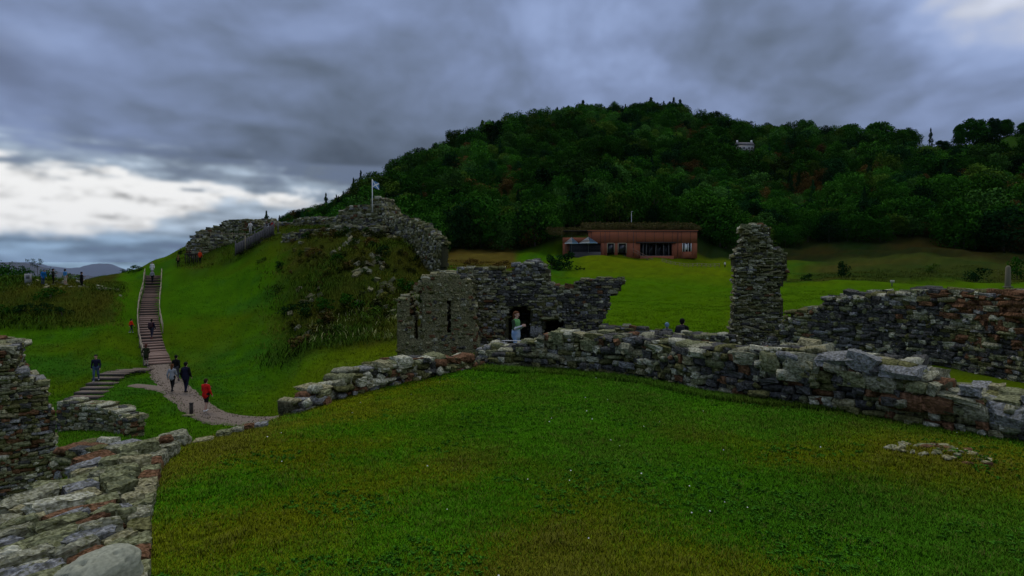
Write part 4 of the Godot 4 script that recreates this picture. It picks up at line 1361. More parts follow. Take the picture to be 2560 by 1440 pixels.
# the broad top of the near wall, seen from above at the lower left
func court_wall_top() -> void:
	var root = thing("near_wall", "broad rough top of the near stone wall in the lower left corner", "wall", Vector3(-3.6, 0, -4.8))
	var org = root.position
	var P = func(px: float, py: float, y: float) -> Vector2:
		var r = ray(px, py)
		var t = (y - EYE.y) / r.y
		return Vector2(r.x * t, r.z * t)
	var y = 0.08
	var rim = [[352, 1640], [352, 1440], [356, 1330], [362, 1260], [378, 1195], [392, 1145], [408, 1122], [446, 1098], [400, 1100], [330, 1112], [255, 1136], [200, 1160], [140, 1192], [60, 1240], [0, 1270], [-140, 1345], [-300, 1480], [-300, 1700]]
	var poly = PackedVector2Array()
	for r in rim: poly.append(P.call(r[0], r[1], y))
	# core
	var s = st_begin()
	var ids = Geometry2D.triangulate_polygon(poly)
	for t in range(0, ids.size(), 3):
		var v = []
		for k in 3: v.append(Vector3(poly[ids[t + k]].x, y - 0.13, poly[ids[t + k]].y) - org)
		if (v[1] - v[0]).cross(v[2] - v[0]).y > 0: v = [v[0], v[2], v[1]]
		for q in v: s.add_vertex(q)
	for i in poly.size():
		var a = poly[i]
		var b = poly[(i + 1) % poly.size()]
		quad(s, Vector3(a.x, -3.5, a.y) - org, Vector3(a.x, y - 0.13, a.y) - org, Vector3(b.x, y - 0.13, b.y) - org, Vector3(b.x, -3.5, b.y) - org)
	obj("wall_core", done(s), M.mortar, root)
	# stones laid aslant over the top in rough rows
	var dir = Vector2(0.62, -0.78).normalized()
	var nrm = Vector2(-dir.y, dir.x)
	var list = []
	var lo = Vector2(1e9, 1e9)
	var hi = -lo
	for p in poly:
		var q = Vector2(p.dot(dir), p.dot(nrm))
		lo = lo.min(q)
		hi = hi.max(q)
	var t = lo.y
	while t < hi.y:
		var w = rng.randf_range(0.08, 0.19)
		var u = lo.x - rng.randf() * 0.4
		while u < hi.x:
			var l = rng.randf_range(0.16, 0.56) * (0.75 + w * 2.0)
			var c = dir * (u + l * 0.5) + nrm * (t + w * 0.5)
			var big = Geometry2D.is_point_in_polygon(c + dir * l * 0.46, poly) and Geometry2D.is_point_in_polygon(c - dir * l * 0.46, poly)
			if not big and l > 0.2:
				l *= 0.5
				c = dir * (u + l * 0.5) + nrm * (t + w * 0.5)
				big = Geometry2D.is_point_in_polygon(c + dir * l * 0.4, poly) and Geometry2D.is_point_in_polygon(c - dir * l * 0.4, poly)
			var boss = P.call(246, 1405, 0.2)
			if big and c.distance_to(boss) > 0.22:
				var hgt = rng.randf_range(0.10, 0.24)
				var yaw = atan2(-dir.y, dir.x) + rng.randfn(0, 0.14)
				var b = Basis.from_euler(Vector3(rng.randfn(0.12, 0.18), yaw, rng.randfn(0, 0.09)))
				list.append([Transform3D(b * Basis.from_scale(Vector3(l * 0.90, hgt, w * 0.90)), Vector3(c.x, y - 0.045 + rng.randf_range(-0.05, 0.05), c.y) - org), [0, 1, 1, 7, 1, 7, 0, 2, 1, 0, 1, 3, 0, 6][rng.randi() % 14], 1.0])
			u += l
		t += w
	for e in list:
		var o = obj("stone", slab_meshes[rng.randi() % 6], M.stone[e[1]], root)
		o.transform = e[0]
	# face stones down the lawn side
	for i in 7:
		var a = poly[i]
		var b = poly[i + 1]
		var n = maxi(1, int(a.distance_to(b) / 0.22))
		for k in n:
			var c = a.lerp(b, (k + 0.5) / n)
			var o = obj("stone", slab_meshes[rng.randi() % 6], M.stone[[0, 1, 5, 6, 1, 0, 7, 3][rng.randi() % 8]], root)
			o.transform = Transform3D(Basis.from_euler(Vector3(0, atan2(-(b - a).y, (b - a).x) + rng.randfn(0, 0.06), 0)) * Basis.from_scale(Vector3(0.26, 0.18, 0.16)), Vector3(c.x - 0.03, 0.0, c.y) - org)
	# the big pale pitted boulder at the near end
	var bm = boulder()
	var bp = P.call(246, 1418, 0.2)
	var o = obj("pitted_boulder", bm, M.pale_rock, root, Vector3(bp.x, 0.13, bp.y) - org)
	o.set_meta("label", "large pale rounded boulder with small pits, at the near end of the wall top")
	o.transform.basis = Basis.from_euler(Vector3(0, atan2(-dir.y, dir.x) + 0.25, 0.06)) * Basis.from_scale(Vector3(0.48, 0.30, 0.30))

func boulder() -> ArrayMesh:
	var nz = FastNoiseLite.new(); nz.seed = 61; nz.frequency = 1.2; nz.fractal_octaves = 4
	var g = RandomNumberGenerator.new(); g.seed = 9
	var pits = []
	for i in 34: pits.append([Vector3(g.randfn(), absf(g.randfn()) + 0.3, g.randfn()).normalized(), g.randf_range(0.05, 0.11)])
	var s = st_begin()
	s.set_smooth_group(0)
	var nu = 72
	var nv = 40
	var rows = []
	for j in nv + 1:
		var row = []
		for i in nu:
			var th = PI * j / nv
			var ph = TAU * i / nu
			var d = Vector3(sin(th) * cos(ph), cos(th), sin(th) * sin(ph))
			var e = Vector3(signf(d.x) * pow(absf(d.x), 0.75), signf(d.y) * pow(absf(d.y), 0.8), signf(d.z) * pow(absf(d.z), 0.75)) * 0.52
			var r = 1.0 + nz.get_noise_3d(d.x, d.y, d.z) * 0.13 + nz.get_noise_3d(d.x * 6, d.y * 6, d.z * 6) * 0.02
			for p in pits:
				var a = d.angle_to(p[0])
				if a < p[1]: r -= 0.10 * (1.0 - pow(a / p[1], 2.0))
			row.append(e * r)
		rows.append(row)
	for j in nv:
		for i in nu:
			var k = (i + 1) % nu
			quad(s, rows[j][i], rows[j][k], rows[j + 1][k], rows[j + 1][i])
	return done(s)

func visitor_centre() -> void:
	var D = 175.0
	var b = thing("visitor_centre", "long low reddish visitor centre set into the slope with a grassy roof", "building", at(1575, 640, D))
	var W = func(px: float, py: float) -> Vector2:
		var p = at(px, py, D)
		return Vector2(p.x, p.y)
	var slab = func(called: String, m: Material, x0: float, y0: float, x1: float, y1: float, front: float, deep: float, parent: Node):
		var a = W.call(x0, y1)
		var c = W.call(x1, y0)
		var off = b.position if parent == b else b.position
		var par_off = Vector3.ZERO if parent == b else parent.position
		return obj(called, boxm(Vector3(c.x - a.x, c.y - a.y, deep)), m, parent, Vector3((a.x + c.x) * 0.5, (a.y + c.y) * 0.5, -D + front - deep * 0.5) - off - par_off)
	# facade boards between the openings
	slab.call("wall", M.red_stone, 1407, 594, 1471, 608, 0, 0.5, b)
	slab.call("wall", M.red_stone, 1471, 578, 1743, 608, 0.0, 0.5, b)
	slab.call("wall", M.red_stone, 1407, 608, 1424, 646, 0.0, 0.5, b)
	slab.call("wall", M.red_stone, 1502, 608, 1518, 646, 0.0, 0.5, b)
	slab.call("wall", M.red_stone, 1536, 608, 1545, 646, 0.0, 0.5, b)
	slab.call("wall", M.red_stone, 1566, 608, 1600, 646, 0.0, 0.5, b)
	slab.call("wall", M.red_stone, 1680, 608, 1706, 646, 0.0, 0.5, b)
	slab.call("wall", M.red_stone, 1729, 608, 1743, 646, 0.0, 0.5, b)
	slab.call("wall", M.red_stone, 1706, 629, 1729, 646, 0.0, 0.5, b)
	slab.call("plinth", M.red_stone, 1600, 640, 1684, 660, 0.35, 0.8, b)
	slab.call("plinth", M.wood_grey, 1424, 630, 1502, 646, 0.2, 0.6, b)
	slab.call("side_wall", M.red_stone, 1739, 579, 1743, 646, -0.5, 12.0, b)
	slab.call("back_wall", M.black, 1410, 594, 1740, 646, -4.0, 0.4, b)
	slab.call("floor", M.wood_grey, 1410, 639, 1740, 641, -0.5, 3.5, b)
	slab.call("parapet", M.red_stone, 1469, 575.5, 1745, 578, 0.25, 0.9, b)
	slab.call("lintel", M.wood_dark, 1590, 605, 1690, 608, 0.3, 0.25, b)
	for x in [1608, 1616, 1640, 1659, 1672]:
		slab.call("column", M.wood_grey, x, 608, x + 2.4, 640, -0.6, 0.28, b)
	for o in [[1518, 1536], [1545, 1566]]:
		var dr = slab.call("door", M.glass, o[0] + 1, 609, o[1] - 1, 632, -0.25, 0.06, b)
		slab.call("door_frame", M.wood_tan, o[0] - 1, 608, o[0] + 1.5, 632, 0.06, 0.3, dr)
		slab.call("door_frame", M.wood_tan, o[1] - 1.5, 608, o[1] + 1, 632, 0.06, 0.3, dr)
		slab.call("door_frame", M.wood_tan, o[0] + 1.5, 607, o[1] - 1.5, 609.5, 0.06, 0.3, dr)
	var win = slab.call("window", M.glass, 1707, 609, 1728, 629, -0.25, 0.05, b)
	for x in [1706, 1712, 1720, 1727]: slab.call("frame", M.white, x, 608, x + 1.5, 629, 0.04, 0.2, win)
	slab.call("blind", M.white, 1713.5, 610, 1719, 624, -0.2, 0.03, win)
	for i in 12:
		var x = 1478 + i * 22.5
		slab.call("batten", M.wood_dark, x, 579, x + 0.8, 607, 0.05, 0.06, b)
	slab.call("gutter", M.iron, 1470, 578, 1744, 579, 0.3, 0.2, b)
	for x in [1512, 1583, 1694]: slab.call("downpipe", M.iron, x, 579, x + 1.1, 640, 0.14, 0.12, b)
	for x in [1606, 1628, 1649, 1667]: slab.call("window_pane", M.glass, x, 610, x + 9, 638, -2.2, 0.05, b)
	for x in [1604, 1627, 1648, 1666, 1678]: slab.call("mullion", M.wood_grey, x, 609, x + 1.2, 639, -2.1, 0.12, b)
	# the planted roof
	var rf = slab.call("roof", M.wood_dark, 1409, 576, 1741, 577.4, -0.6, 13.0, b)
	var xf = []
	var cl = []
	var sh = make_crown(1.4, 0.9, 5, 160, 0.16, 71)
	for i in 900:
		var px = rng.randf_range(1378, 1755)
		var dd = rng.randf_range(0.6, 14.0)
		var p = W.call(px, 576.0 if px > 1468 else 590.0)
		xf.append(Transform3D(Basis(Vector3.UP, rng.randf() * TAU) * Basis.from_scale(Vector3.ONE * rng.randf_range(0.8, 1.9)), Vector3(p.x, p.y - 0.15 + dd * 0.17, -D - dd) - b.position))
		cl.append(Color(0.13, 0.10, 0.04).lerp(Color(0.06, 0.07, 0.02), rng.randf()))
	multi("roof_growth", sh, M.leaf_multi, xf, cl, b)
	# terrace rail, two parasols
	var tr = thing("terrace_railing", "dark railing along the visitor centre's terrace below the parasols", "railing", at(1462, 630, D - 2.2))
	for i in 14:
		var p = at(1414 + i * 7.0, 622, D - 2.2)
		obj("post", boxm(Vector3(0.06, 1.5, 0.06)), M.iron, tr, p - tr.position)
	for y in [613, 617, 621, 625, 629]:
		var s = st_begin()
		add_bar(s, at(1413, y, D - 2.2) - tr.position, at(1506, y, D - 2.2) - tr.position, 0.05, 0.06)
		obj("rail", done(s), M.iron, tr)
	var k = 0
	for q in [[1429, 593, 3.9, "left of the two blue and white parasols on the terrace"], [1471, 592, 5.2, "right, wider of the two blue and white parasols on the terrace"]]:
		var base = at(q[0], 629, D - 1.4)
		var t = thing("parasol", q[3], "parasol", base, 0.0, "parasols on the terrace")
		var hgt = (629.0 - q[1]) / F * (D - 1.4)
		var s = st_begin()
		add_tube(s, Vector3(0, -0.4, 0), Vector3(0, hgt, 0), 0.04, 0.03, 6)
		obj("pole", done(s), M.metal, t)
		for i in 8:
			var a0 = TAU * i / 8
			var a1 = TAU * (i + 1) / 8
			var s2 = st_begin()
			var r = q[2] * 0.5
			var c0 = Vector3(cos(a0), 0, sin(a0)) * r + Vector3(0, hgt * 0.60, 0)
			var c1 = Vector3(cos(a1), 0, sin(a1)) * r + Vector3(0, hgt * 0.60, 0)
			var tp = Vector3(0, hgt, 0)
			for v in [tp, c0, c1, tp, c1, c0]: s2.add_vertex(v)
			quad(s2, c0, c0 - Vector3(0, 0.25, 0), c1 - Vector3(0, 0.25, 0), c1)
			var blue = mat(Color(0.22, 0.36, 0.52), 0.8)
			obj("canopy_panel", done(s2), blue if i % 4 < 2 else M.white, t)
		k += 1
	# stairs rail down to the lawn and the fence along it
	var hr = thing("stair_railing", "slanting twin handrail beside the steps below the visitor centre", "railing", at(1612, 650, 171))
	var s = st_begin()
	for y in [0, 6]:
		add_bar(s, at(1582, 622 + y, 172) - hr.position, at(1643, 654 + y, 168) - hr.position, 0.09, 0.09)
	obj("handrail", done(s), M.wood_tread, hr)
	for i in 6:
		var t = i / 5.0
		obj("post", boxm(Vector3(0.09, 1.4, 0.09)), M.wood_tread, hr, at(lerpf(1583, 1642, t), lerpf(626, 658, t), lerpf(172, 168, t)) - hr.position)
	var fl = thing("stone_steps", "pale stone landing and steps at the foot of the slanting handrail", "steps", at(1660, 665, 166))
	for i in 5:
		obj("step", boxm(Vector3(2.6, 0.22, 0.8)), M.stone[6], fl, at(1640 + i * 8, 656 + i * 2.6, 169 - i * 0.7) - fl.position)
	var fe = thing("rail_fence", "low timber rail fence along the top of the big lawn", "fence", gp(1730, 160))
	var prev = Vector3.ZERO
	for i in 14:
		var p = gp(1655 + i * 11, 163.0 - i * 0.4)
		obj("post", boxm(Vector3(0.12, 1.1, 0.12)), M.wood_tan, fe, p + Vector3(0, 0.5, 0) - fe.position)
		if i > 0:
			for y in [0.45, 0.95]:
				var s3 = st_begin()
				add_bar(s3, prev + Vector3(0, y, 0) - fe.position, p + Vector3(0, y, 0) - fe.position, 0.06, 0.11)
				obj("rail", done(s3), M.wood_tan, fe)
		prev = p
	for q in [[1578, 188, 30, "thin pale lamp pole above the roof of the visitor centre"]]:
		var base = gp(q[0], q[1])
		var t = thing("lamp_pole", q[3], "lamp post", base)
		var s4 = st_begin()
		add_tube(s4, Vector3(0, -0.5, 0), Vector3(0, 7.5, 0), 0.1, 0.06, 6)
		obj("pole", done(s4), M.metal, t)
		obj("lamp_head", boxm(Vector3(0.5, 0.12, 0.25)), M.metal, t, Vector3(0.2, 7.5, 0))
	# the white house in the woods
	var hd = 280.0
	while hd < 480.0 and (690.0 - (gp(1858, hd).y - EYE.y) / hd * F) > 388.0: hd += 3.0
	var hp = gp(1858, hd, 0.4)
	var h = thing("white_house", "small white house high among the trees on the wooded hill", "house", hp)
	obj("wall", boxm(Vector3(10.5, 4.2, 6)), M.off_white, h, Vector3(0, 2.1, 0))
	h.scale = Vector3.ONE * 1.0
	s = st_begin()
	var e = [Vector3(-5.6, 4.2, 3.4), Vector3(5.6, 4.2, 3.4), Vector3(5.6, 6.6, 0), Vector3(-5.6, 6.6, 0), Vector3(-5.6, 4.2, -3.4), Vector3(5.6, 4.2, -3.4)]
	quad(s, e[0], e[3], e[2], e[1])
	quad(s, e[5], e[2], e[3], e[4])
	for v in [e[0], e[4], e[3], e[1], e[2], e[5]]: s.add_vertex(v)
	quad(s, e[0], e[1], e[5], e[4])
	var roof = obj("roof", done(s), M.slate, h)
	for x in [-4.6, 4.6]: obj("chimney", boxm(Vector3(0.9, 1.6, 0.8)), M.white, roof, Vector3(x, 7.0, 0))
	for x in [-3.6, -1.2, 2.0, 3.9]: obj("window", boxm(Vector3(0.9, 1.2, 0.12)), M.glass, h, Vector3(x, 2.4, 3.02))
	obj("door", boxm(Vector3(0.9, 2.0, 0.12)), M.wood_dark, h, Vector3(0.5, 1.0, 3.02))

func forest() -> void:
	var crowns = []
	for i in 8: crowns.append(make_crown(1.0, 1.0, 18 + i * 2, 2300, 0.062, 500 + i))
	var trunk = make_trunk(0.62, 0.028, 5, 3)
	var cone = [make_crown(1.0, 1.0, 3, 1100, 0.07, 601, true), make_crown(1.0, 1.0, 3, 1000, 0.08, 602, true)]
	var ctrunk = make_trunk(0.9, 0.02, 0, 4)
	var green = [Color(0.020, 0.080, 0.007), Color(0.030, 0.105, 0.009), Color(0.046, 0.125, 0.020), Color(0.105, 0.066, 0.018), Color(0.009, 0.036, 0.009), Color(0.058, 0.115, 0.012)]
	var spots = []
	var house_d = 280.0
	while house_d < 480.0 and (690.0 - (gp(1858, house_d).y - EYE.y) / house_d * F) > 388.0: house_d += 3.0
	for tries in 60000:
		var px = rng.randf_range(655, 2780)
		var d = sqrt(rng.randf_range(150.0 * 150.0, 640.0 * 640.0))
		var start = 205.0
		if px > 1380 and px < 1770: start = 207.0
		elif px > 1770 and px < 1840: start = 196.0
		elif px > 1080 and px < 1380: start = 190.0
		elif px > 2380: start = 168.0 + (2780 - px) * 0.06
		elif px < 1080: start = 170.0
		if d < start: continue
		var k = (px - 1280.0) / F
		var i = 0
		while i < cols_px.size() - 2 and k > cols_px[i + 1]: i += 1
		var f = (k - cols_px[i]) / (cols_px[i + 1] - cols_px[i])
		var rd = lerpf(cols_pts[i][-4].x, cols_pts[i + 1][-4].x, f)
		if px < 680: rd = 350.0
		if d > rd + 6: continue
		if px > 2270 and d > rd * 0.80: continue      # the field on the right skyline
		if px > 1812 and px < 1902 and d > house_d - 52 and d < house_d + 9: continue
		var p = plan(px, d)
		var near = false
		# thin out by a hashed cell
		var cell = Vector2i((p / 6.2).floor())
		if taken.has(cell): continue
		taken[cell] = true
		spots.append([p, d, px, rd])
	spots.sort_custom(func(a, b): return a[1] < b[1])
	var lots = {}
	var c = 0
	for q in spots:
		var p = q[0]
		var y = ground(p.x, p.y)
		var heath = n2.get_noise_2d(p.x * 1.4 + 90, p.y * 1.4)
		var pick = [0, 0, 1, 1, 1, 2, 5, 4][rng.randi() % 8]
		if heath > 0.02 and rng.randf() < 0.55: pick = 3
		var patch = n2.get_noise_2d(p.x * 1.1 - 300, p.y * 1.1)
		var h = (rng.randf_range(6.5, 10.5) if rng.randf() < 0.62 + patch else rng.randf_range(10.5, 16.0)) * (0.6 if pick == 3 else 1.0)
		if q[1] > q[3] - 30 and q[2] < 1900: h = minf(h, rng.randf_range(6.0, 9.5))
		if q[2] < 900: h = minf(h, 6.0 + maxf(q[2] - 660.0, 0.0) * 0.02)
		var w = h * rng.randf_range(0.8, 1.2)
		var xf = Transform3D(Basis(Vector3.UP, rng.randf() * TAU) * Basis.from_scale(Vector3(w, h, w)), Vector3(p.x, y - 0.3, p.y))
		var v = rng.randi() % 8
		if c < 290:
			var px = q[2]
			var where = "in the wood left of the visitor centre"
			if px > 2300: where = "at the wood edge on the far right"
			elif px > 1990: where = "at the wood edge above the rough field"
			elif px > 1760: where = "at the wood edge behind the stone pillar"
			elif px > 1390: where = "just behind the visitor centre's roof"
			elif px < 900: where = "on the hill's flank left of the flag"
			elif px < 1080: where = "in the wood behind the castle mound"
			var build = "tall " if h > 11.4 else ("low " if h < 8.6 else "")
			var kind = ["dark green broadleaf tree ", "green broadleaf tree ", "grey green broadleaf tree ", "brownish tree ", "blackish green tree ", "yellow green broadleaf tree "][pick]
			var t = thing("broadleaf_tree", build + kind + where, "tree", xf.origin, 0.0, kind.strip_edges() + "s in the hillside wood")
			var tr = obj("trunk", trunk, M.bark, t)
			tr.transform.basis = xf.basis
			var cr = obj("crown", crowns[v], M.leaf[pick], t)
			cr.transform.basis = xf.basis
		else:
			if rng.randf() < 0.07:
				v = 100 + rng.randi() % 2
				pick = 4
				h = rng.randf_range(9.0, 14.0)
				if q[1] > q[3] - 30: h = 8.5
				xf.basis = Basis(Vector3.UP, rng.randf() * TAU) * Basis.from_scale(Vector3(h * 0.55, h, h * 0.55))
			if not lots.has(v): lots[v] = [[], []]
			lots[v][0].append(xf)
			lots[v][1].append(green[pick] * rng.randf_range(0.55, 1.4) * (1.0 + 0.9 * patch))
		c += 1
	for v in lots:
		var o = multi("hillside_wood", crowns[v] if v < 100 else cone[v - 100], M.leaf_multi, lots[v][0], lots[v][1])
		tag(o, "dense green wood covering the steep hill behind the castle", "woodland", "hillside woodland", "stuff")
	# conifers on the ridge and the lone dark ones
	var con = [[1206, 300], [1232, 302], [1262, 290], [1300, 291], [1322, 292], [1346, 281], [1366, 278], [1392, 268], [1404, 272], [1420, 264], [1440, 262], [1456, 250], [1482, 263], [1604, 262], [1625, 243], [1642, 256], [1657, 252], [1672, 254], [1682, 243], [1698, 248], [1610, 275], [1700, 270], [1660, 270], [1600, 268], [1618, 262], [1632, 266], [1648, 264], [1668, 262], [1688, 258], [1706, 262], [1590, 280], [1640, 282], [1680, 282], [1625, 290], [1660, 292], [1216, 305], [1246, 300], [1278, 298], [1312, 297], [1334, 290], [1380, 278], [1430, 268]]
	for i in con.size():
		var q = con[i]
		var k = (q[0] - 1280.0) / F
		var j = 0
		while j < cols_px.size() - 2 and k > cols_px[j + 1]: j += 1
		var f = (k - cols_px[j]) / (cols_px[j + 1] - cols_px[j])
		var rd = lerpf(cols_pts[j][-4].x, cols_pts[j + 1][-4].x, f) + 1.0 - (14.0 if q[1] > 268 and q[0] > 1590 else 0.0)
		conifer(q[0], rd, q[1], cone[i % 2], ctrunk, ["conifer in the row along the hill's left skyline", "conifer in the dark grove on the hill's summit"][1 if q[0] > 1590 else 0], ["conifers along the skyline", "conifers on the summit"][1 if q[0] > 1590 else 0], 0.95 + 0.35 * sin(i * 2.3))
	conifer(903, 335, 426, cone[0], ctrunk, "tall dark conifer standing just left of the flag", "", 0.45)
	conifer(885, 345, 445, cone[1], ctrunk, "shorter dark conifer left of the tall one by the flag", "", 0.5)
	conifer(920, 340, 436, cone[1], ctrunk, "slim dark conifer between the tall conifer and the flag", "", 0.45)
	conifer(816, 372, 482, cone[1], ctrunk, "small pointed conifer on the hill's lower left skyline", "", 0.5)
	# trees on the right skyline and among the field
	var full = [make_crown(1.0, 1.0, 20, 5200, 0.07, 551), make_crown(1.0, 1.0, 26, 5200, 0.07, 552)]
	for q in [[2392, 392, 312, 30, 0, "bushy tree at the left of the group on the right skyline field"], [2430, 395, 298, 62, 0, "largest round tree standing on the right skyline field"], [2478, 398, 296, 34, 4, "narrow dark tree right of the largest skyline tree"], [2506, 398, 300, 40, 0, "round tree second from the right edge of the skyline"], [2556, 400, 306, 40, 0, "tree cut by the right edge of the skyline"], [2190, 440, 308, 76, 1, "broad rounded tree crown standing above the wood on the skyline"], [2120, 470, 312, 60, 1, "rounded skyline tree left of the broad crown"], [2010, 505, 300, 46, 1, "rounded tree on the skyline right of the white house"], [2395, 300, 372, 60, 4, "dark tree at the foot of the right skyline field"], [2350, 395, 352, 34, 4, "low dark bush on the lower left part of the skyline field"]]:
		var g = gp(q[0], q[1])
		var hh = at(q[0], q[2], q[1]).y - g.y
		var ww = q[3] / F * q[1]
		var t = thing("broadleaf_tree", q[5], "tree", g)
		var tr = obj("trunk", trunk, M.bark, t)
		tr.scale = Vector3(ww, hh, ww)
		var cr = obj("crown", full[rng.randi() % 2], M.leaf[q[4]], t)
		cr.scale = Vector3(ww * 1.15, hh, ww * 1.15)
	conifer(2322, 385, 320, cone[1], ctrunk, "spindly bare topped conifer on the right skyline", "", 0.42)
	# trees beyond the knoll on the left
	for q in [[-30, 120, 652, 90, 0, "leftmost dark tree beyond the grassy knoll"], [22, 125, 660, 70, 1, "green bushy tree beyond the knoll, behind the white board"], [60, 118, 668, 50, 0, "low bushy tree beyond the knoll, right of the board"], [122, 128, 674, 46, 1, "small bush beyond the knoll behind the standing visitors"], [180, 110, 684, 60, 5, "pale low bush beyond the knoll at its right"]]:
		var g = gp(q[0], q[1], -0.5)
		var hh = at(q[0], q[2], q[1]).y - g.y
		var ww = q[3] / F * q[1]
		var t = thing("broadleaf_tree", q[5], "tree", g)
		var tr = obj("trunk", trunk, M.bark, t)
		tr.scale = Vector3(ww, hh, ww)
		var cr = obj("crown", crowns[rng.randi() % 8], M.leaf[q[4]], t)
		cr.scale = Vector3(ww * 1.1, hh, ww * 1.1)
	var sp = thing("sapling", "thin sparse sapling reaching above the knoll at left", "tree", gp(96, 80))
	var s = st_begin()
	var tips = []
	add_tube(s, Vector3(0, -0.3, 0), Vector3(-0.15, 2.2, 0), 0.04, 0.02, 5)
	for i in 9:
		var a = Vector3(-0.1, 1.1 + i * 0.13, 0)
		var bb = a + Vector3(rng.randfn(0, 0.9), rng.randf_range(0.2, 0.7), rng.randfn(0, 0.6))
		add_tube(s, a, bb, 0.014, 0.006, 4)
		tips.append(bb)
	obj("trunk", done(s), M.bark, sp)
	var xs = []
	var cc = []
	for tp in tips:
		for i in 5:
			xs.append(Transform3D(Basis.from_scale(Vector3.ONE * rng.randf_range(0.2, 0.4)), tp + Vector3(rng.randfn(0, 0.14), rng.randfn(0, 0.1), rng.randfn(0, 0.14))))
			cc.append(Color(0.03, 0.08, 0.015))
	multi("leaves", make_crown(1, 1, 3, 14, 0.35, 5), M.leaf_multi, xs, cc, sp)

func conifer(px: float, d: float, top: float, crown: Mesh, trunk: Mesh, label: String, group: String, slim: float) -> void:
	var g = gp(px, d, -0.5)
	var hh = at(px, top, d).y - g.y
	var t = thing("conifer_tree", label, "tree", g, rng.randf() * TAU, group)
	var tr = obj("trunk", trunk, M.bark, t)
	tr.scale = Vector3(hh * 0.7, hh, hh * 0.7)
	var cr = obj("crown", crown, M.leaf[4], t)
	cr.scale = Vector3(hh * slim, hh, hh * slim)

func shrubs() -> void:
	var cr = []
	for i in 4: cr.append(make_crown(1.0, 0.9, 9, 700, 0.085, 800 + i))
	var wood_ = make_trunk(0.5, 0.03, 5, 6)
	# [px, distance, width, height, tone, label]
	var list = [
		[1416, 118, 6.4, 3.7, 4, "clipped dark hedge on the left edge of the big lawn"],
		[1384, 117, 4.4, 3.0, 4, "dark end of the hedge nearest the ruin's rounded gable"],
		[2112, 118, 3.6, 3.2, 4, "round dark bush in the rough field right of the pillar"],
		[2440, 112, 5.0, 3.0, 4, "wide dark bush in the rough field below the right woods"],
		[2545, 116, 4.5, 4.2, 0, "tall bush at the right edge of the rough field"],
		[2330, 125, 3.0, 1.8, 5, "small pale bush in the middle of the rough field"],
		[2020, 116, 3.0, 2.0, 4, "low bush in the rough field, nearest the pillar"],
		[120, 63.5, 3.0, 1.3, 0, "dark green bush on the face of the knoll"],
		[60, 60.5, 2.4, 1.0, 4, "low dark shrub at the knoll's foot, left"],
		[110, 60.2, 2.6, 1.0, 4, "low dark shrub at the knoll's foot, middle"],
		[158, 60.0, 2.2, 0.9, 4, "low dark shrub at the knoll's foot, right"],
		[10, 60.6, 2.4, 1.1, 0, "low dark shrub at the knoll's foot by the picture's edge"],
		[720, 56, 2.4, 1.0, 4, "dark nettle clump at the lower left foot of the mound"],
		[765, 53, 2.6, 1.1, 4, "dark nettle clump low on the mound, right of the first"],
		[820, 52, 3.0, 1.2, 0, "green nettle clump low in the middle of the mound's foot"],
		[880, 50.5, 2.8, 1.4, 0, "green nettle clump at the mound's foot, left of the ruin"],
		[930, 48, 2.4, 1.2, 5, "pale flowering clump near the ruin's left end"],
		[700, 64, 2.2, 1.0, 5, "yellowish shrub on the mound's left shoulder"],
		[705, 72, 2.0, 1.0, 4, "dark shrub high on the mound's left shoulder"],
		[845, 63, 2.0, 1.0, 0, "dark shrub in the middle of the mound's face"],
		[960, 62, 2.2, 1.2, 4, "dark shrub under the curtain wall on the mound"],
		[925, 66, 2.6, 1.1, 3, "brown shrub on the bare upper face of the mound"],
		[785, 68, 2.0, 0.9, 3, "brown shrub at the upper left of the mound's face"],
		[1010, 55, 2.6, 1.2, 0, "green bush where the mound meets the central ruin"],
		[655, 78, 1.8, 0.8, 5, "small pale shrub below the timber ramp"],
		[1180, 118, 5.0, 1.6, 3, "russet bank of bracken behind the central ruin, left"],
		[1250, 120, 5.5, 1.5, 3, "russet bank of bracken behind the central ruin, right"],
		[340, 92, 3.0, 1.2, 0, "green bush on the skyline left of the staircase top"],
		[318, 94, 2.2, 0.9, 0, "small bush on the skyline, lowest left of the staircase"],
		[455, 96, 1.4, 0.8, 4, "dark bush on the skyline at the mound's left end"],
	]
	for q in list:
		var t = thing("shrub", q[5], "shrub", gp(q[0], q[1], -0.15), rng.randf() * TAU)
		var tr = obj("stems", wood_, M.bark, t)
		tr.scale = Vector3(q[2], q[3], q[2])
		var c = obj("foliage", cr[rng.randi() % 4], M.leaf[q[4]], t)
		c.scale = Vector3(q[2], q[3] * 1.35, q[2] * 0.8)
		c.position.y = -0.25 * q[3]

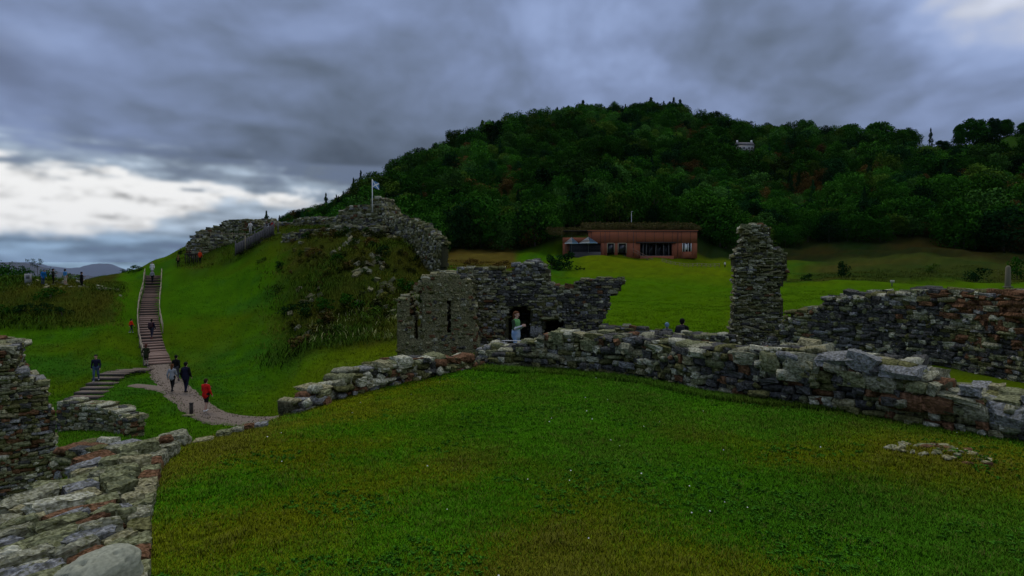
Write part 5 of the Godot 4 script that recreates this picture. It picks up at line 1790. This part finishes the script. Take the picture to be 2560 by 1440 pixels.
func scrub() -> void:
	var m = make_crown(1.0, 0.8, 6, 260, 0.13, 901)
	var xf = []
	var cl = []
	for i in 700:
		var px = rng.randf_range(640, 1100)
		var d = rng.randf_range(45, 84)
		var p = plan(px, d)
		var w = n2.get_noise_2d(p.x * 9 + 7, p.y * 9)
		if px < 700 + 60 * w or w < -0.12 or rng.randf() > smoothstep(650.0, 820.0, px) + 0.15: continue
		if (690.0 - (ground(p.x, p.y) - EYE.y) / d * F) < 640.0 and rng.randf() < 0.6: continue
		var sc = rng.randf_range(0.4, 1.5) * (0.7 + maxf(w, 0.0))
		xf.append(Transform3D(Basis(Vector3.UP, rng.randf() * TAU) * Basis.from_scale(Vector3(sc * 1.3, sc, sc * 1.3)), Vector3(p.x, ground(p.x, p.y) - 0.15 * sc, p.y)))
		cl.append([Color(0.022, 0.055, 0.008), Color(0.06, 0.07, 0.010), Color(0.085, 0.085, 0.016), Color(0.030, 0.040, 0.010), Color(0.09, 0.065, 0.02)][rng.randi() % 5] * rng.randf_range(0.7, 1.3))
	var rx = []
	var rc = []
	for i in 260:
		var px = rng.randf_range(720, 1060)
		var d = rng.randf_range(46, 80)
		var p = plan(px, d)
		if n2.get_noise_2d(p.x * 12 - 60, p.y * 12) < 0.1: continue
		rx.append(Transform3D(Basis.from_euler(Vector3(rng.randfn(0, 0.4), rng.randf() * TAU, rng.randfn(0, 0.4))) * Basis.from_scale(Vector3(rng.randf_range(0.3, 0.9), rng.randf_range(0.2, 0.5), rng.randf_range(0.3, 0.6))), Vector3(p.x, ground(p.x, p.y) + 0.12, p.y)))
		rc.append(M.tones[[0, 1, 5, 1, 6][rng.randi() % 5]] * rng.randf_range(0.7, 1.1))
	tag(multi("mound_rubble", stone_meshes[2], M.stone_multi, rx, rc), "scattered grey rubble poking through the scrub of the mound", "rubble", "", "stuff")
	tag(multi("low_scrub", m, M.leaf_multi, xf, cl), "low tangled scrub and nettles covering the face of the mound", "undergrowth", "", "stuff")

func grass() -> void:
	scrub()
	# the mown lawn of the court
	var tufts = [make_tuft(11, 0.024, 0.0042, 0.026, 1, 1.0), make_tuft(11, 0.030, 0.0038, 0.030, 2, 0.9), make_tuft(10, 0.018, 0.0055, 0.030, 3, 1.6)]
	var lots = [[[], []], [[], []], [[], []]]
	var made = 0
	while made < 210000:
		var r = 2.6 * pow(14.5 / 2.6, pow(rng.randf(), 0.85))
		var a = deg_to_rad(rng.randf_range(-46, 46))
		var x = r * sin(a)
		var z = -r * cos(a)
		made += 1
		if court_out(x, z) > 0.25: continue
		var y = ground(x, z)
		var c = ground_color(x + rng.randfn(0, 0.26), z + rng.randfn(0, 0.26)) * rng.randf_range(0.55, 1.55)
		if rng.randf() < 0.04: c = c.lerp(Color(0.22, 0.19, 0.06), 0.6)
		var k = rng.randi() % 3
		var sc = rng.randf_range(0.7, 1.25) * (0.8 + r * 0.05)
		lots[k][0].append(Transform3D(Basis(Vector3.UP, rng.randf() * TAU) * Basis.from_scale(Vector3(sc, sc * rng.randf_range(0.6, 1.2), sc)), Vector3(x, y - 0.003, z)))
		lots[k][1].append(c)
	for k in 3: tag(multi("lawn_grass", tufts[k], M.blade, lots[k][0], lots[k][1]), "short mown grass of the castle lawn, with parched patches", "grass", "lawn grass", "stuff")
	# clover rosettes and taller tufts break the turf
	var clover = make_crown(1.0, 0.3, 4, 26, 0.34, 55)
	var cx = []
	var cc = []
	var tall = make_tuft(16, 0.062, 0.0045, 0.026, 12, 0.8)
	var tx = []
	var tc = []
	for i in 16000:
		var r = 2.8 * pow(13.5 / 2.8, pow(rng.randf(), 0.85))
		var a = deg_to_rad(rng.randf_range(-46, 46))
		var x = r * sin(a)
		var z = -r * cos(a)
		if court_out(x, z) > -0.1: continue
		var w = n2.get_noise_2d(x * 48 + 300, z * 48)
		if w > 0.20:
			cx.append(Transform3D(Basis(Vector3.UP, rng.randf() * TAU) * Basis.from_scale(Vector3.ONE * rng.randf_range(0.03, 0.075)), Vector3(x, ground(x, z) + 0.006, z)))
			cc.append(Color(0.055, 0.175, 0.014) * rng.randf_range(0.6, 1.3))
		elif w < -0.12 and rng.randf() < 0.6:
			tx.append(Transform3D(Basis(Vector3.UP, rng.randf() * TAU) * Basis.from_scale(Vector3.ONE * rng.randf_range(0.5, 1.2)), Vector3(x, ground(x, z) - 0.004, z)))
			tc.append(ground_color(x, z).lerp(Color(0.15, 0.15, 0.03), rng.randf() * 0.7))
	tag(multi("clover", clover, M.leaf_multi, cx, cc), "patches of low dark clover in the lawn", "ground cover", "", "stuff")
	tag(multi("grass_tufts", tall, M.blade, tx, tc), "scattered taller tufts of grass in the lawn", "grass", "", "stuff")
	# daisies and clover heads
	var s = st_begin()
	for i in 7:
		var a0 = TAU * i / 7
		var a1 = TAU * (i + 0.8) / 7
		for v in [Vector3.ZERO, Vector3(cos(a0), 0.1, sin(a0)), Vector3(cos(a1), 0.1, sin(a1))]: s.add_vertex(v * 0.011)
	var dm = done(s)
	var xf = []
	for i in 100:
		var r = rng.randf_range(3.2, 12.0)
		var a = deg_to_rad(rng.randf_range(-22, 42))
		var x = r * sin(a)
		var z = -r * cos(a)
		if court_out(x, z) > -0.4: continue
		if n2.get_noise_2d(x * 30, z * 30 + 200) < 0.12 and rng.randf() < 0.85: continue
		xf.append(Transform3D(Basis.from_euler(Vector3(rng.randf_range(0.2, 0.7), rng.randfn(0, 0.5), 0)) * Basis.from_scale(Vector3.ONE * rng.randf_range(0.4, 0.8)), Vector3(x, ground(x, z) + 0.028, z)))
	tag(multi("daisies", dm, M.daisy, xf, null), "tiny white daisies scattered over the lawn", "flowers", "", "stuff")
	# longer fringe at the foot of the walls
	var fr = make_tuft(12, 0.085, 0.007, 0.05, 4, 0.9)
	var fx = []
	var fc = []
	for i in 7000:
		var j = rng.randi_range(9, 15)
		var p = court[j].lerp(court[(j + 1) % court.size()], rng.randf()) * rng.randf_range(0.93, 0.985)
		if court_out(p.x, p.y) > 0.1 or p.y > -3: continue
		var c = ground_color(p.x, p.y).lerp(Color(0.09, 0.10, 0.03), rng.randf() * 0.6) * rng.randf_range(0.7, 1.2)
		fx.append(Transform3D(Basis(Vector3.UP, rng.randf() * TAU) * Basis.from_scale(Vector3.ONE * rng.randf_range(0.5, 1.1)), Vector3(p.x, ground(p.x, p.y), p.y)))
		fc.append(c)
	tag(multi("wall_foot_grass", fr, M.blade, fx, fc), "longer grass along the foot of the court's low walls", "grass", "", "stuff")
	# the slopes below and the big lawn
	var mid = make_tuft(8, 0.14, 0.022, 0.16, 7, 0.8)
	var mx = []
	var mc = []
	var rough = make_tuft(14, 0.34, 0.03, 0.30, 8, 1.1)
	var rx = []
	var rc = []
	for i in 120000:
		var px = rng.randf_range(-60, 2620)
		var d = 20.0 * pow(130.0 / 20.0, rng.randf())
		var p = plan(px, d)
		var motte = px > 650 + 190 * pow(rng.randf(), 1.6) + n3.get_noise_2d(p.x, p.y) * 50 and px < 1110 and d > 43 and d < 90
		var top = px > 450 and px < 1110 and d > 84 and d < 104
		var knoll = px < 300 and d > 57 and d < 82
		var field = px > 1960 and d > 108
		var bank = px > 1100 and px < 1340 and d > 95
		if motte or top or knoll or field or bank:
			if rng.randf() < 0.62:
				var y = ground(p.x, p.y)
				var w = n2.get_noise_2d(p.x * 7, p.y * 7)
				var c = Color(0.078, 0.084, 0.011).lerp(Color(0.032, 0.072, 0.007), clampf(0.5 + w * 1.6, 0, 1)) * rng.randf_range(0.6, 1.4)
				if motte and px > 800 and px < 1000 and d < 50 and rng.randf() < 0.12: c = Color(0.26, 0.28, 0.12)
				if bank: c = c.lerp(Color(0.14, 0.075, 0.02), 0.6)
				if field: c = c.lerp(Color(0.055, 0.072, 0.014), 0.6)
				var sc = rng.randf_range(0.5, 1.5) * (1.0 + 0.6 * w)
				rx.append(Transform3D(Basis(Vector3.UP, rng.randf() * TAU) * Basis.from_scale(Vector3(sc * 1.3, sc, sc * 1.3)), Vector3(p.x, y - 0.03, p.y)))
				rc.append(c)
		else:
			if d > 80 and rng.randf() < 0.5: continue
			if court_out(p.x, p.y) < 1.0: continue
			# keep the path, the log steps and the stairs clear
			if px > 360 - 4 and px < 425 and d > 45 and d < 84: continue
			if d < 49 and d > 24 and (absf(px - path_px(d)) < 1.05 * F / d or (px < 450 and px > 320 and d > 37.4 and d < 38.9)): continue
			var y = ground(p.x, p.y)
			var c = ground_color(p.x + rng.randfn(0, 0.5), p.y + rng.randfn(0, 0.5)) * rng.randf_range(0.6, 1.45)
			if rng.randf() < 0.05: c = c.lerp(Color(0.16, 0.14, 0.03), 0.6)
			mx.append(Transform3D(Basis(Vector3.UP, rng.randf() * TAU) * Basis.from_scale(Vector3.ONE * rng.randf_range(0.5, 1.15)), Vector3(p.x, y - 0.01, p.y)))
			mc.append(c)
	tag(multi("slope_grass", mid, M.blade, mx, mc), "green grass of the slopes and lawns below the court", "grass", "", "stuff")
	tag(multi("rough_grass", rough, M.blade, rx, rc), "long brownish rough grass and weeds on the mound, knoll and rough field", "grass", "", "stuff")

func path_px(d: float) -> float:
	var l = [[860, 24.5], [740, 27.5], [640, 29.0], [560, 30.6], [500, 32.5], [455, 36], [425, 40], [402, 44], [394, 49]]
	for i in l.size() - 1:
		if d <= l[i + 1][1]: return lerpf(l[i][0], l[i + 1][0], (d - l[i][1]) / (l[i + 1][1] - l[i][1]))
	return 394.0

func site_things() -> void:
	# flag on the keep
	var base = at(931, 520, 78.5)
	var t = thing("flagpole", "white flagpole with a small blue and white flag on the keep stump", "flagpole", base)
	var top = at(931, 448, 78.5).y - base.y
	var s = st_begin()
	add_tube(s, Vector3(0, -0.5, 0), Vector3(0, top, 0), 0.07, 0.05, 8)
	obj("pole", done(s), M.white, t)
	var fl = mat(Color(0.10, 0.24, 0.45), 0.8)
	var fw = 1.05
	var fh = 0.85
	var f = func(u: float, v: float) -> Vector3: return Vector3(0.06 + u * fw * 0.75, top - 0.15 - v * fh - u * 0.35, 0.16 * sin(u * 5.0))
	s = st_begin()
	for i in 8: quad(s, f.call(i / 8.0, 1), f.call(i / 8.0, 0), f.call((i + 1) / 8.0, 0), f.call((i + 1) / 8.0, 1))
	var flag = obj("flag", done(s), fl, t)
	for e in [[0.0, 1.0], [1.0, 0.0]]:
		for zz in [0.012, -0.012]:
			s = st_begin()
			for i in 8:
				var u0 = i / 8.0
				var u1 = (i + 1) / 8.0
				var v0 = lerpf(e[0], e[1], u0)
				var v1 = lerpf(e[0], e[1], u1)
				var z = Vector3(0, 0, zz * (1.0 if e[0] == 0.0 else 1.6))
				quad(s, f.call(u0, clampf(v0 + 0.12, 0, 1)) + z, f.call(u0, clampf(v0 - 0.12, 0, 1)) + z, f.call(u1, clampf(v1 - 0.12, 0, 1)) + z, f.call(u1, clampf(v1 + 0.12, 0, 1)) + z)
			obj("white_cross", done(s), M.white, flag)
	# the timber ramp up onto the mound
	var a = at(596, 640, 86)
	var b = at(690, 590, 88)
	var rp = thing("timber_ramp", "grey timber ramp with plank sides climbing onto the castle mound", "walkway", a)
	for i in 16:
		var p0 = a.lerp(b, i / 16.0)
		var p1 = a.lerp(b, (i + 1) / 16.0)
		var c = (p0 + p1) * 0.5
		obj("plank", boxm(Vector3(0.34, 1.35 + 0.04 * rng.randf(), 0.07)), M.wood_grey, rp, c + Vector3(0, 1.0, 0.8) - a)
		s = st_begin()
		add_box(s, c + Vector3(0, 0.3, 0) - a, Vector3(0.36, 0.08, 1.5))
		obj("deck_board", done(s), M.wood_grey, rp)
	for i in 5:
		var p = a.lerp(b, i / 4.0)
		for z in [0.86, -0.8]:
			var gy = ground(p.x, p.z)
			var hh = p.y + 2.1 - gy
			obj("post", boxm(Vector3(0.12, hh, 0.12)), M.wood_grey if i != 1 else M.wood_tan, rp, Vector3(p.x, gy + hh * 0.5, p.z + z) - a)
	s = st_begin()
	add_bar(s, Vector3(0, 2.05, 0.8), b - a + Vector3(0, 2.05, 0.8), 0.1, 0.1)
	obj("handrail", done(s), M.wood_grey, rp)
	s = st_begin()
	add_bar(s, Vector3(0, 0.2, 0.7), b - a + Vector3(0, 0.2, 0.7), 0.12, 0.22)
	obj("beam", done(s), M.wood_dark, rp)
	# handrail along the summit wall walk
	var sr = thing("railing", "thin pale rail along the summit wall behind the people on the mound", "railing", at(600, 590, 94))
	s = st_begin()
	add_bar(s, at(498, 582, 94) - sr.position, at(690, 586, 93) - sr.position, 0.06, 0.08)
	obj("rail", done(s), M.wood_tan, sr)
	for i in 8: obj("post", boxm(Vector3(0.08, 1.2, 0.08)), M.wood_tan, sr, at(500 + i * 27, 591, 94) - sr.position)
	# dark timber table on the slope
	var tb = thing("timber_table", "dark timber table standing on the slope near the red jacket", "table", gp(482, 89))
	obj("tabletop", boxm(Vector3(2.0, 0.16, 0.8)), M.wood_dark, tb, Vector3(0, 1.35, 0))
	for x in [-0.85, -0.3, 0.3, 0.85]:
		for z in [-0.3, 0.3]: obj("leg", boxm(Vector3(0.1, 1.4, 0.1)), M.wood_dark, tb, Vector3(x, 0.65, z))
	# board on the knoll
	var bd = thing("notice_board", "pale grey notice board on two posts on the grassy knoll", "sign", gp(70, 69.5))
	obj("panel", boxm(Vector3(0.75, 1.0, 0.06)), mat(Color(0.32, 0.32, 0.30), 0.7), bd, Vector3(0, 0.75, 0))
	for x in [-0.34, 0.34]: obj("post", boxm(Vector3(0.07, 1.4, 0.07)), M.wood_grey, bd, Vector3(x, 0.55, -0.07))
	obj("print_panel", boxm(Vector3(0.45, 0.4, 0.02)), mat(Color(0.12, 0.12, 0.12), 0.7), bd, Vector3(0, 0.9, 0.045))
	# bollard by the path
	var bo = thing("path_post", "short dark timber post at the left edge of the footpath", "post", gp(475, 31.6))
	obj("shaft", boxm(Vector3(0.14, 0.62, 0.14)), M.wood_dark, bo, Vector3(0, 0.26, 0))
	obj("cap", boxm(Vector3(0.17, 0.05, 0.17)), M.wood_dark, bo, Vector3(0, 0.595, 0))
	var fp = thing("kerb_stone", "flat pale kerb stone lying at the foot of the path post", "stone", gp(468, 31.3, 0.03))
	var ks = obj("slab", slab_meshes[1], M.stone[6], fp)
	ks.scale = Vector3(0.62, 0.09, 0.25)
	# tall grey post on the right
	var gpst = thing("stone_post", "tall grey weathered post rising behind the right stone wall", "post", gp(2520, 40))
	var hh = at(2520, 664, 40).y - gpst.position.y
	s = st_begin()
	add_tube(s, Vector3(0, -0.3, 0), Vector3(0, hh * 0.96, 0), 0.22, 0.15, 7)
	add_tube(s, Vector3(0, hh * 0.96, 0), Vector3(0, hh, 0), 0.15, 0.07, 7)
	obj("shaft", done(s), mat(Color(0.13, 0.115, 0.07)), gpst)
	obj("band", boxm(Vector3(0.4, 0.08, 0.4)), mat(Color(0.14, 0.125, 0.09)), gpst, Vector3(0, hh * 0.55, 0))
	# small sign at the edge of the rough field
	var sg = thing("marker_post", "small pale marker sign at the edge of the rough field", "sign", gp(2230, 102))
	obj("post", boxm(Vector3(0.12, 1.0, 0.12)), M.wood_grey, sg, Vector3(0, 0.45, 0))
	obj("plate", boxm(Vector3(0.7, 0.45, 0.06)), mat(Color(0.36, 0.36, 0.28)), sg, Vector3(0, 0.85, 0.1))
	# metal rails in the ruin
	for q in [[1255, 852, 1312, 852, 21.0, "thin steel rail in front of the woman in the ruin"], [1620, 846, 1850, 866, 21.2, "long thin steel rail before the dark figure between ruin and pillar"]]:
		var rl = thing("metal_rail", q[5], "railing", at((q[0] + q[2]) * 0.5, q[1] + 30, q[4]))
		s = st_begin()
		add_tube(s, at(q[0], q[1], q[4]) - rl.position, at(q[2], q[3], q[4]) - rl.position, 0.017, 0.017, 6)
		obj("rail", done(s), M.metal, rl)
		var n = 2 if q[2] - q[0] < 100 else 6
		for i in n:
			var p = at(lerpf(q[0], q[2], (i + 0.2) / n), lerpf(q[1], q[3], (i + 0.2) / n), q[4])
			s = st_begin()
			add_tube(s, p - rl.position, p + Vector3(0, -1.0, 0) - rl.position, 0.014, 0.014, 6)
			obj("post", done(s), M.metal, rl)
	var gt = thing("metal_gate", "small steel barred gate beside the dark figure", "gate", at(1722, 880, 23.4))
	for i in 5:
		s = st_begin()
		var p = at(1706 + i * 9, 832, 23.4)
		add_tube(s, p - gt.position, p + Vector3(0, -0.85, 0) - gt.position, 0.012, 0.012, 5)
		obj("bar", done(s), M.metal, gt)
	s = st_begin()
	add_tube(s, at(1704, 831, 23.4) - gt.position, at(1744, 833, 23.4) - gt.position, 0.016, 0.016, 5)
	obj("top_rail", done(s), M.metal, gt)

func people() -> void:
	var navy = Color(0.012, 0.014, 0.03)
	var blk = Color(0.009, 0.009, 0.011)
	var red = Color(0.52, 0.018, 0.014)
	var jean = Color(0.05, 0.075, 0.13)
	var wht = Color(0.62, 0.62, 0.60)
	var brown = Color(0.10, 0.04, 0.018)
	# the woman in the ruin, in profile to the right
	person("woman in the ruin's doorway with brown hair, green top and pale blue jeans", gp(1290, 22.3), 1.05, 1.68, {"hair": brown, "skin": Color(0.52, 0.33, 0.25), "top": Color(0.12, 0.30, 0.10), "hem": Color(0.34, 0.44, 0.58), "sleeve": Color(0.03, 0.05, 0.03), "forearm": Color(0.46, 0.48, 0.50), "legs": Color(0.23, 0.36, 0.55), "shin": Color(0.23, 0.36, 0.55)}, {"arm": 1, "long": true, "coat": 0.10}, 0.014)
	person("dark hooded figure standing behind the rubble wall left of the pillar", gp(1706, 25.0), 2.6, 1.75, {"top": blk, "hair": blk, "legs": blk}, {"bulk": 1.25, "pack": Color(0.01, 0.01, 0.012), "headgear": "hood", "coat": 0.12})
	person("grey clad figure with a pale blue cap just left of the dark hooded figure", gp(1668, 26.5), 2.9, 1.6, {"top": Color(0.10, 0.11, 0.13), "hair": Color(0.16, 0.26, 0.36), "legs": Color(0.06, 0.06, 0.07)}, {"headgear": "cap"})
	# on the footpath
	var p5 = person("visitor in a red jacket, dark shorts and white shoes on the footpath", gp(512, 32.0, 0.08), 2.9, 1.72, {"hair": Color(0.04, 0.022, 0.012), "top": red, "legs": blk, "shin": Color(0.38, 0.23, 0.17), "shoe": wht}, {"arm": 2, "coat": 0.06, "bulk": 1.08, "stride": 0.35})
	person("woman in a grey patterned jacket walking up the footpath, hands by her bag", gp(428, 36.6, 0.08), 3.2, 1.66, {"hair": brown, "top": Color(0.27, 0.28, 0.30), "sleeve": Color(0.22, 0.23, 0.25), "legs": blk}, {"stride": 0.5, "long": true, "coat": 0.04})
	person("visitor all in black and navy walking beside the grey patterned jacket", gp(462, 36.8, 0.08), 3.1, 1.82, {"hair": blk, "top": navy, "sleeve": blk, "legs": navy, "shoe": blk}, {"stride": 0.3, "bulk": 1.12, "coat": 0.1})
	person("dark haired visitor half hidden behind the grey patterned jacket", gp(438, 41.0, 0.08), 3.2, 1.74, {"hair": blk, "top": blk, "legs": Color(0.05, 0.05, 0.06)}, {"stride": -0.3})
	person("brown haired woman in dark green at the foot of the timber staircase", gp(363, 46.4, 0.06), 3.3, 1.68, {"hair": Color(0.09, 0.035, 0.02), "top": Color(0.022, 0.028, 0.014), "legs": Color(0.035, 0.035, 0.02), "shin": Color(0.30, 0.27, 0.2)}, {"long": true, "coat": 0.12, "arm": 3})
	person("woman in a navy top and jeans coming down the log steps", gp(237, 38.6, 0.08), 0.4, 1.68, {"hair": blk, "top": navy, "legs": jean, "shoe": Color(0.3, 0.28, 0.26)}, {"long": true, "stride": -0.4})
	# on and beside the staircase
	person("visitor in maroon and navy in the middle of the timber staircase", gp(378, 55.5, 0.18), 3.1, 1.76, {"hair": blk, "top": Color(0.04, 0.008, 0.014), "sleeve": navy, "legs": Color(0.03, 0.03, 0.045), "shoe": Color(0.2, 0.05, 0.03)}, {"stride": 0.4, "bulk": 1.1, "pack": Color(0.03, 0.006, 0.012)})
	person("child in a bright red shirt on the grass left of the staircase", gp(327, 57.5), 2.7, 1.32, {"hair": blk, "top": Color(0.66, 0.025, 0.01), "legs": navy, "shin": Color(0.06, 0.06, 0.09), "shoe": wht}, {"stride": 0.6})
	person("visitor in grey and black at the upper steps of the staircase", gp(381, 79.0, 0.18), 3.1, 1.7, {"hair": Color(0.2, 0.2, 0.22), "top": Color(0.24, 0.24, 0.26), "legs": blk}, {"stride": 0.3})
	person("visitor in a long white jacket at the top of the staircase", gp(381, 86.5, 0.1), 0.3, 1.78, {"hair": blk, "top": wht, "legs": Color(0.22, 0.2, 0.18)}, {"coat": 0.2, "bulk": 1.1})
	# on the mound
	person("visitor in brown and black on the slope right of the staircase top", gp(446, 88.0), 3.4, 1.66, {"hair": Color(0.15, 0.06, 0.02), "top": Color(0.14, 0.08, 0.03), "sleeve": blk, "legs": blk}, {})
	person("visitor in an orange red jacket beside the dark timber table", gp(501, 88.5), 3.0, 1.8, {"hair": Color(0.2, 0.05, 0.02), "top": Color(0.6, 0.055, 0.012), "legs": blk}, {"stride": 0.2, "coat": 0.05})
	person("dark clothed visitor leaning on the timber table", gp(474, 90.0), 2.2, 1.7, {"top": blk, "legs": blk, "hair": blk}, {"lean": 0.12})
	person("pale clothed visitor at the summit wall of the mound", at(626, 583, 92), 0.4, 1.75, {"hair": blk, "top": wht, "legs": Color(0.4, 0.4, 0.38)}, {"arm": 1})
	person("visitor with dark top and white bag at the summit wall", at(667, 582, 91.6), 0.2, 1.72, {"hair": blk, "top": blk, "sleeve": Color(0.4, 0.4, 0.4), "legs": Color(0.3, 0.3, 0.3)}, {})
	person("visitor in a dark red jacket at the summit wall", at(682, 581, 91), 3.1, 1.7, {"hair": blk, "top": Color(0.30, 0.018, 0.016), "legs": blk}, {"coat": 0.08})
	# on the knoll
	person("visitor in a bright blue hooded jacket bending over on the knoll", gp(107, 69.5), 1.2, 1.72, {"hair": Color(0.01, 0.06, 0.18), "top": Color(0.015, 0.13, 0.36), "legs": Color(0.03, 0.05, 0.12)}, {"lean": 0.22, "bulk": 1.12, "coat": 0.1, "headgear": "hood"})
	person("visitor in dark olive clothes on the knoll beside the blue jacket", gp(133, 70.0), 2.4, 1.78, {"hair": blk, "top": Color(0.022, 0.022, 0.014), "legs": blk}, {"arm": 2})
	person("visitor in a light blue shirt and pale shorts on the knoll", gp(163, 70.5), 2.9, 1.82, {"hair": blk, "top": Color(0.06, 0.22, 0.42), "forearm": Color(0.4, 0.25, 0.18), "legs": Color(0.42, 0.38, 0.30), "shin": Color(0.42, 0.27, 0.2), "shoe": wht}, {"arm": 2})
	person("visitor all in black standing apart at the right of the knoll", gp(204, 70.5), 2.6, 1.8, {"hair": blk, "top": blk, "legs": blk}, {"coat": 0.25, "arm": 2})
	person("tiny distant walker in white at the edge of the big lawn", gp(1812, 158), 0.5, 1.75, {"hair": blk, "top": wht, "legs": blk}, {}, 0.03)
